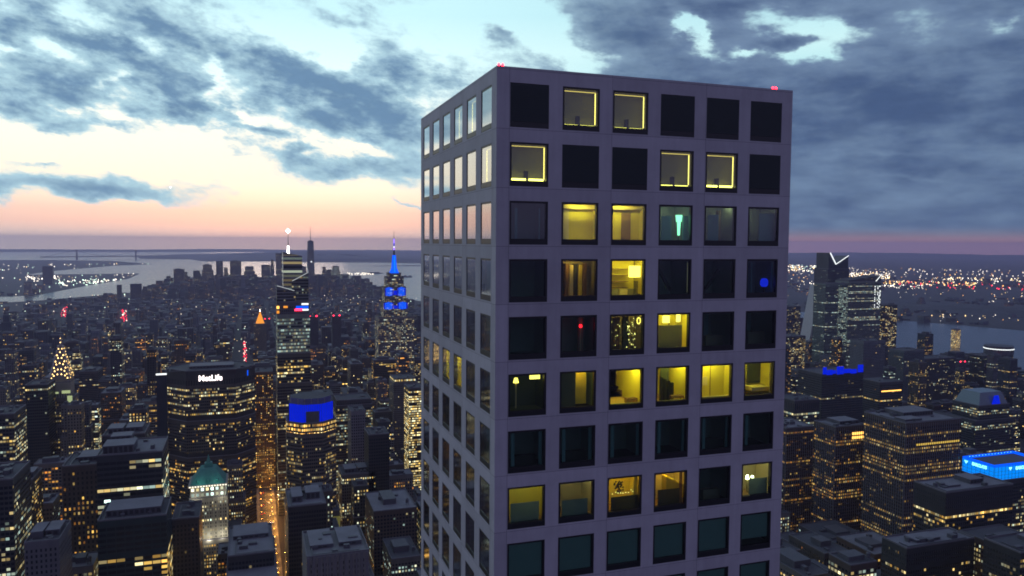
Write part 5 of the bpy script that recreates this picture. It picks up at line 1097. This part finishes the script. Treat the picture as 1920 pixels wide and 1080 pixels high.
for (a0, a1, d0, d1, n, cols) in ((35.5, 41, 12500, 16500, 320, [WHT, WHT, WRM, GRNW]), (41, 45, 10500, 12500, 240, [WHT, WHT, WRM]), (40, 47, 8200, 8900, 120, [WHT]), (44, 50, 9000, 9900, 90, [WRM, WRM, ORA]), (45.5, 53, 8400, 9900, 60, [RED]), (48, 54, 10500, 11500, 100, [WHT, WRM]), (46, 54, 5000, 5900, 55, [WHT, WRM]), (40, 48, 3050, 3600, 110, [WHT, WRM, WHT])): scatter(n, a0, a1, d0, d1, cols, 9, .00085)
scatter(260, 35, 56, 3300, 9000, [WHT, WRM, WHT, ORA], 6, .0006)
scatter(280, -16, -3, 6000, 15000, [WHT, WHT, WRM, GRNW], 6, .0007)
for (a0, a1, d0, d1, n, cols) in ((-11.6, -7.2, 7800, 9000, 120, [GRNW, WHT]), (-13.5, -11.5, 8800, 9900, 40, [WHT]), (-10.5, -9.3, 6300, 7600, 30, [WHT, WRM])): scatter(n, a0, a1, d0, d1, cols, 9, .0008)
scatter(420, -16, 14, 1800, 5600, [WHT, WHT, WRM, GRNW], 4, .0006, 1.0, 28)
scatter(200, 34, 54, 1500, 2600, [WHT, WHT, WRM, GRNW], 4, .0006, 1.0, 45)
for _ in range(60): dl.dot(rd.uniform(1180, 1480)+0, rd.uniform(9500, 10100), 8, 6, WHT, 6)      # lights on the islands in the bay
for (x, y) in [(8700+rd.uniform(-600, 600), 9000+rd.uniform(-300, 300)) for _ in range(0)]: pass
tag(dl.build('city_lights'), kind='stuff')
# streams of tail lights down long avenues
tl = Dots()
for (sl_, t0, t1, n, cols, r) in ((1, .45, .98, 60, [RED, RED, RED, WHT], 1.9), (2, .35, .98, 34, [RED, RED, WHT], 3.0), (3, .45, .98, 26, [RED, RED, WHT], 2.8)):
    xa, ya, xb, yb, hw = SLITS[sl_]
    for i in range(n):
        t = t0+(t1-t0)*(i+rd.random())/n; tl.dot(xa+(xb-xa)*t+rd.uniform(-.6, .6)*hw, ya+(yb-ya)*t, 2.5, r*rd.uniform(.7, 1.2), rd.choice(cols), 6.5)
tag(tl.build('distant_traffic'), kind='stuff')
# red obstruction lights on single roofs
for (x, y, z, lab) in ((47, 3000, 117, 'pair of red obstruction lights left of the white-masted glass skyscraper'), (124, 1800, 236, 'pair of red obstruction lights right of the white-masted glass skyscraper'), (210, 2100, 208, 'pair of red obstruction lights between the glass and blue-spired skyscrapers'), (1800, 1500, 100, 'red obstruction light near the river behind the gold-speckled tower')):
    hm_ = max([q[4] for q in LOTS if q[0] < x < q[1] and q[2] < y < q[3]] or [0])
    t = empty('obstruction_light', (x, y, z), lab, 'warning light'); b = MB(); b.box(x-12, x+12, y, y+20, hm_, z-1, ROOF); b.build('roof_housing', t)
    b = MB()
    for s_ in (-8, 8): b.oct(x+s_, y-.5, z+1, 2.2, E_REDD)
    b.build('lamp', t)

# ---------------------------------------------------------------- the lit street canyon
ASPH = pbr('street_asphalt', (.05, .05, .052), .85, 0, .2, .5); PAVE = pbr('pavement', (.16, .155, .15), .85, 0, .2, .5); PAINT = pbr('road_paint', (.6, .58, .5), .7)
for (xa, xb, nm) in ((-6, 13, ''), (80, 94, '')):
    b = MB(); b.box(xa, xb, 850, 1272, 0.0, .12, ASPH, 'b'); tag(b.build('road'), kind='structure')
    b = MB(); b.box(xa-5, xa, 850, 1272, 0.0, .27, PAVE, 'b'); b.box(xb, xb+4, 850, 1272, 0, .27, PAVE, 'b'); tag(b.build('pavement'), kind='structure')
    b = MB()
    for i in range(70): b.box((xa+xb)/2-.1, (xa+xb)/2+.1, 852+i*6, 855+i*6, .121, .125, PAINT, 'b')
    tag(b.build('road_markings'), kind='structure')
E_SODIUM = emis('sodium_lamp', (1, .42, .06), 22.0); E_HEAD = emis('headlight', (1, .85, .6), 16.0); E_TAIL = emis('taillight', (1, .02, .02), 12.0); POLE = pbr('lamp_pole_steel', (.08, .08, .08), .5, .6)
lab = 'street lamp with an orange glow along a lit street canyon'
proto = None
for i in range(46):
    sd = -1 if i % 2 else 1; x, y = ((-6.8 if sd < 0 else 13.8), 872+i*15.2) if i < 26 else ((79.2 if sd < 0 else 94.8), 880+(i-26)*20)
    if proto is None or i == 1:
        t = empty('street_lamp', (x, y, .27), lab, 'street lamp', 'street lamps in the lit canyons')
        b = MB(); b.cyl(x, y, .27, 8.6, .16, .09, POLE, 8); b.bar((x, y, 8.4), (x-sd*2.2, y, 8.9), .07, POLE); b.build('pole', t)
        b = MB(); b.box(x-sd*2.0, x-sd*3.0, y-.35, y+.35, 8.7, 8.95, POLE); b.build('lamp_housing', t)
        b = MB(); b.box(x-sd*2.05, x-sd*2.95, y-.4, y+.4, 8.35, 8.69, E_SODIUM); b.build('lamp_glass', t)
        if i == 0: proto = {1: t}
        else: proto[-1] = t
    else:
        t = proto[sd].copy(); COL.objects.link(t); t.location = (x, y, .27)
        for ch_ in proto[sd].children:
            if ch_.type == 'LIGHT': continue
            c = ch_.copy(); COL.objects.link(c); c.parent = t
    if i % 2 == 0:
        L = bpy.data.lights.new('lamp_light', 'POINT'); L.energy = 9000 if i < 12 else 24000; L.color = (1, .42, .07); L.shadow_soft_size = .5
        lo = bpy.data.objects.new('lamp_light', L); COL.objects.link(lo); lo.parent = t; lo.location = (-3.2*sd, 0, 8.0)
CAR = pbr('dark_car_paint', (.05, .05, .06), .3); TAXI = pbr('yellow_car_paint', (.6, .38, .03), .35); TYRE = pbr('tyre_rubber', (.01, .01, .01), .9); CGL = pbr('car_window', (.02, .02, .025), .1)
def make_car(body, name, label, loc):
    t = empty(name, loc, label, 'car', 'cars in the lit canyon'); x, y, z = loc
    b = MB(); b.prism([(x-.9, y-2.2), (x+.9, y-2.2), (x+.9, y+2.2), (x-.9, y+2.2)], z+.28, z+.82, body, body, body, None, .97); b.build('body', t)
    b = MB(); b.prism([(x-.78, y-1.2), (x+.78, y-1.2), (x+.78, y+1.4), (x-.78, y+1.4)], z+.82, z+1.42, CGL, body, None, None, .78); b.build('cabin', t)
    for wx in (-.82, .82):
        for wy in (-1.35, 1.35):
            b = MB(); a = [(x+wx+q, y+wy+.33*math.cos(th), z+.33+.33*math.sin(th)) for q in (-.1, .1) for th in [2*math.pi*i/10 for i in range(10)]]
            for i in range(10): j = (i+1) % 10; b.face([a[i], a[j], a[10+j], a[10+i]], TYRE)
            b.face(a[:10][::-1], TYRE); b.face(a[10:], TYRE); b.build('wheel', t)
    for sx in (-.6, .6):
        b = MB(); b.box(x+sx-.2, x+sx+.2, y-2.26, y-2.205, z+.55, z+.75, E_HEAD); b.build('headlight', t)
        b = MB(); b.box(x+sx-.2, x+sx+.2, y+2.205, y+2.26, z+.6, z+.8, E_TAIL); b.build('taillight', t)
    return t
rc = random.Random(4); protos = {}
for i in range(30):
    lane = i % 4; x = (-3.8, -.6, 7.6, 10.8)[lane]; y = 880+(i//4)*50+rc.uniform(0, 28); up = lane > 1; k_ = rc.random() < .35
    lab = f"{'yellow' if k_ else 'dark'} car {'showing headlights' if up else 'showing tail lights'} in the lit street canyon"
    if k_ not in protos: t = make_car(TAXI if k_ else CAR, 'car', lab, (0, 0, .125)); protos[k_] = t; kids = list(t.children)
    else:
        t = protos[k_].copy(); COL.objects.link(t)
        for ch_ in protos[k_].children: c = ch_.copy(); COL.objects.link(c); c.parent = t
    t['label'] = lab; t['group'] = 'cars in the lit canyon'; t.location = (x, y, .125); t.rotation_euler = (0, 0, 0 if up else math.pi)
# a far aircraft with its landing light on
ax, ay, az_ = (lambda d: (CAM_P[0]+d*math.sin(R(-4.9)), CAM_P[1]+d*math.cos(R(-4.9)), 0))(9000)
az_ = z_for(351, ax, ay); t = empty('aeroplane', (ax, ay, az_), 'tiny distant aeroplane showing one bright light against the low cloud band', 'aeroplane')
b = MB(); b.bar((ax, ay-18, az_), (ax, ay+18, az_), 1.5, PLANT); b.build('fuselage', t)
b = MB(); b.prism([(ax-17, ay+3), (ax-1, ay-4), (ax+1, ay-4), (ax+17, ay+3), (ax+17, ay+5), (ax, ay+2), (ax-17, ay+5)], az_-1.2, az_-.8, PLANT, PLANT, PLANT); b.build('wing', t)
b = MB(); b.prism([(ax-.2, ay+14), (ax+.2, ay+14), (ax+.2, ay+18), (ax-.2, ay+18)], az_+1.5, az_+7, PLANT, PLANT); b.build('tail_fin', t)
b = MB(); b.oct(ax, ay-19, az_-1, 7, E_MAST); b.build('landing_light', t)

# ---------------------------------------------------------------- the air
m, t_, o_ = new_mat('evening_haze'); pv_ = t_.node('ShaderNodeVolumePrincipled')
pv_.inputs['Color'].default_value = (.64, .59, .95, 1); pv_.inputs['Density'].default_value = HAZE_DENSITY; pv_.inputs['Anisotropy'].default_value = 0.45
t_.l.new(pv_.outputs[0], o_.inputs['Volume'])
b = MB(); b.box(-37000, 37000, -37000, 37000, -2, 560, m); tag(b.build('haze'), kind='stuff')
for o in bpy.data.objects:
    if '_o' in o: del o['_o']
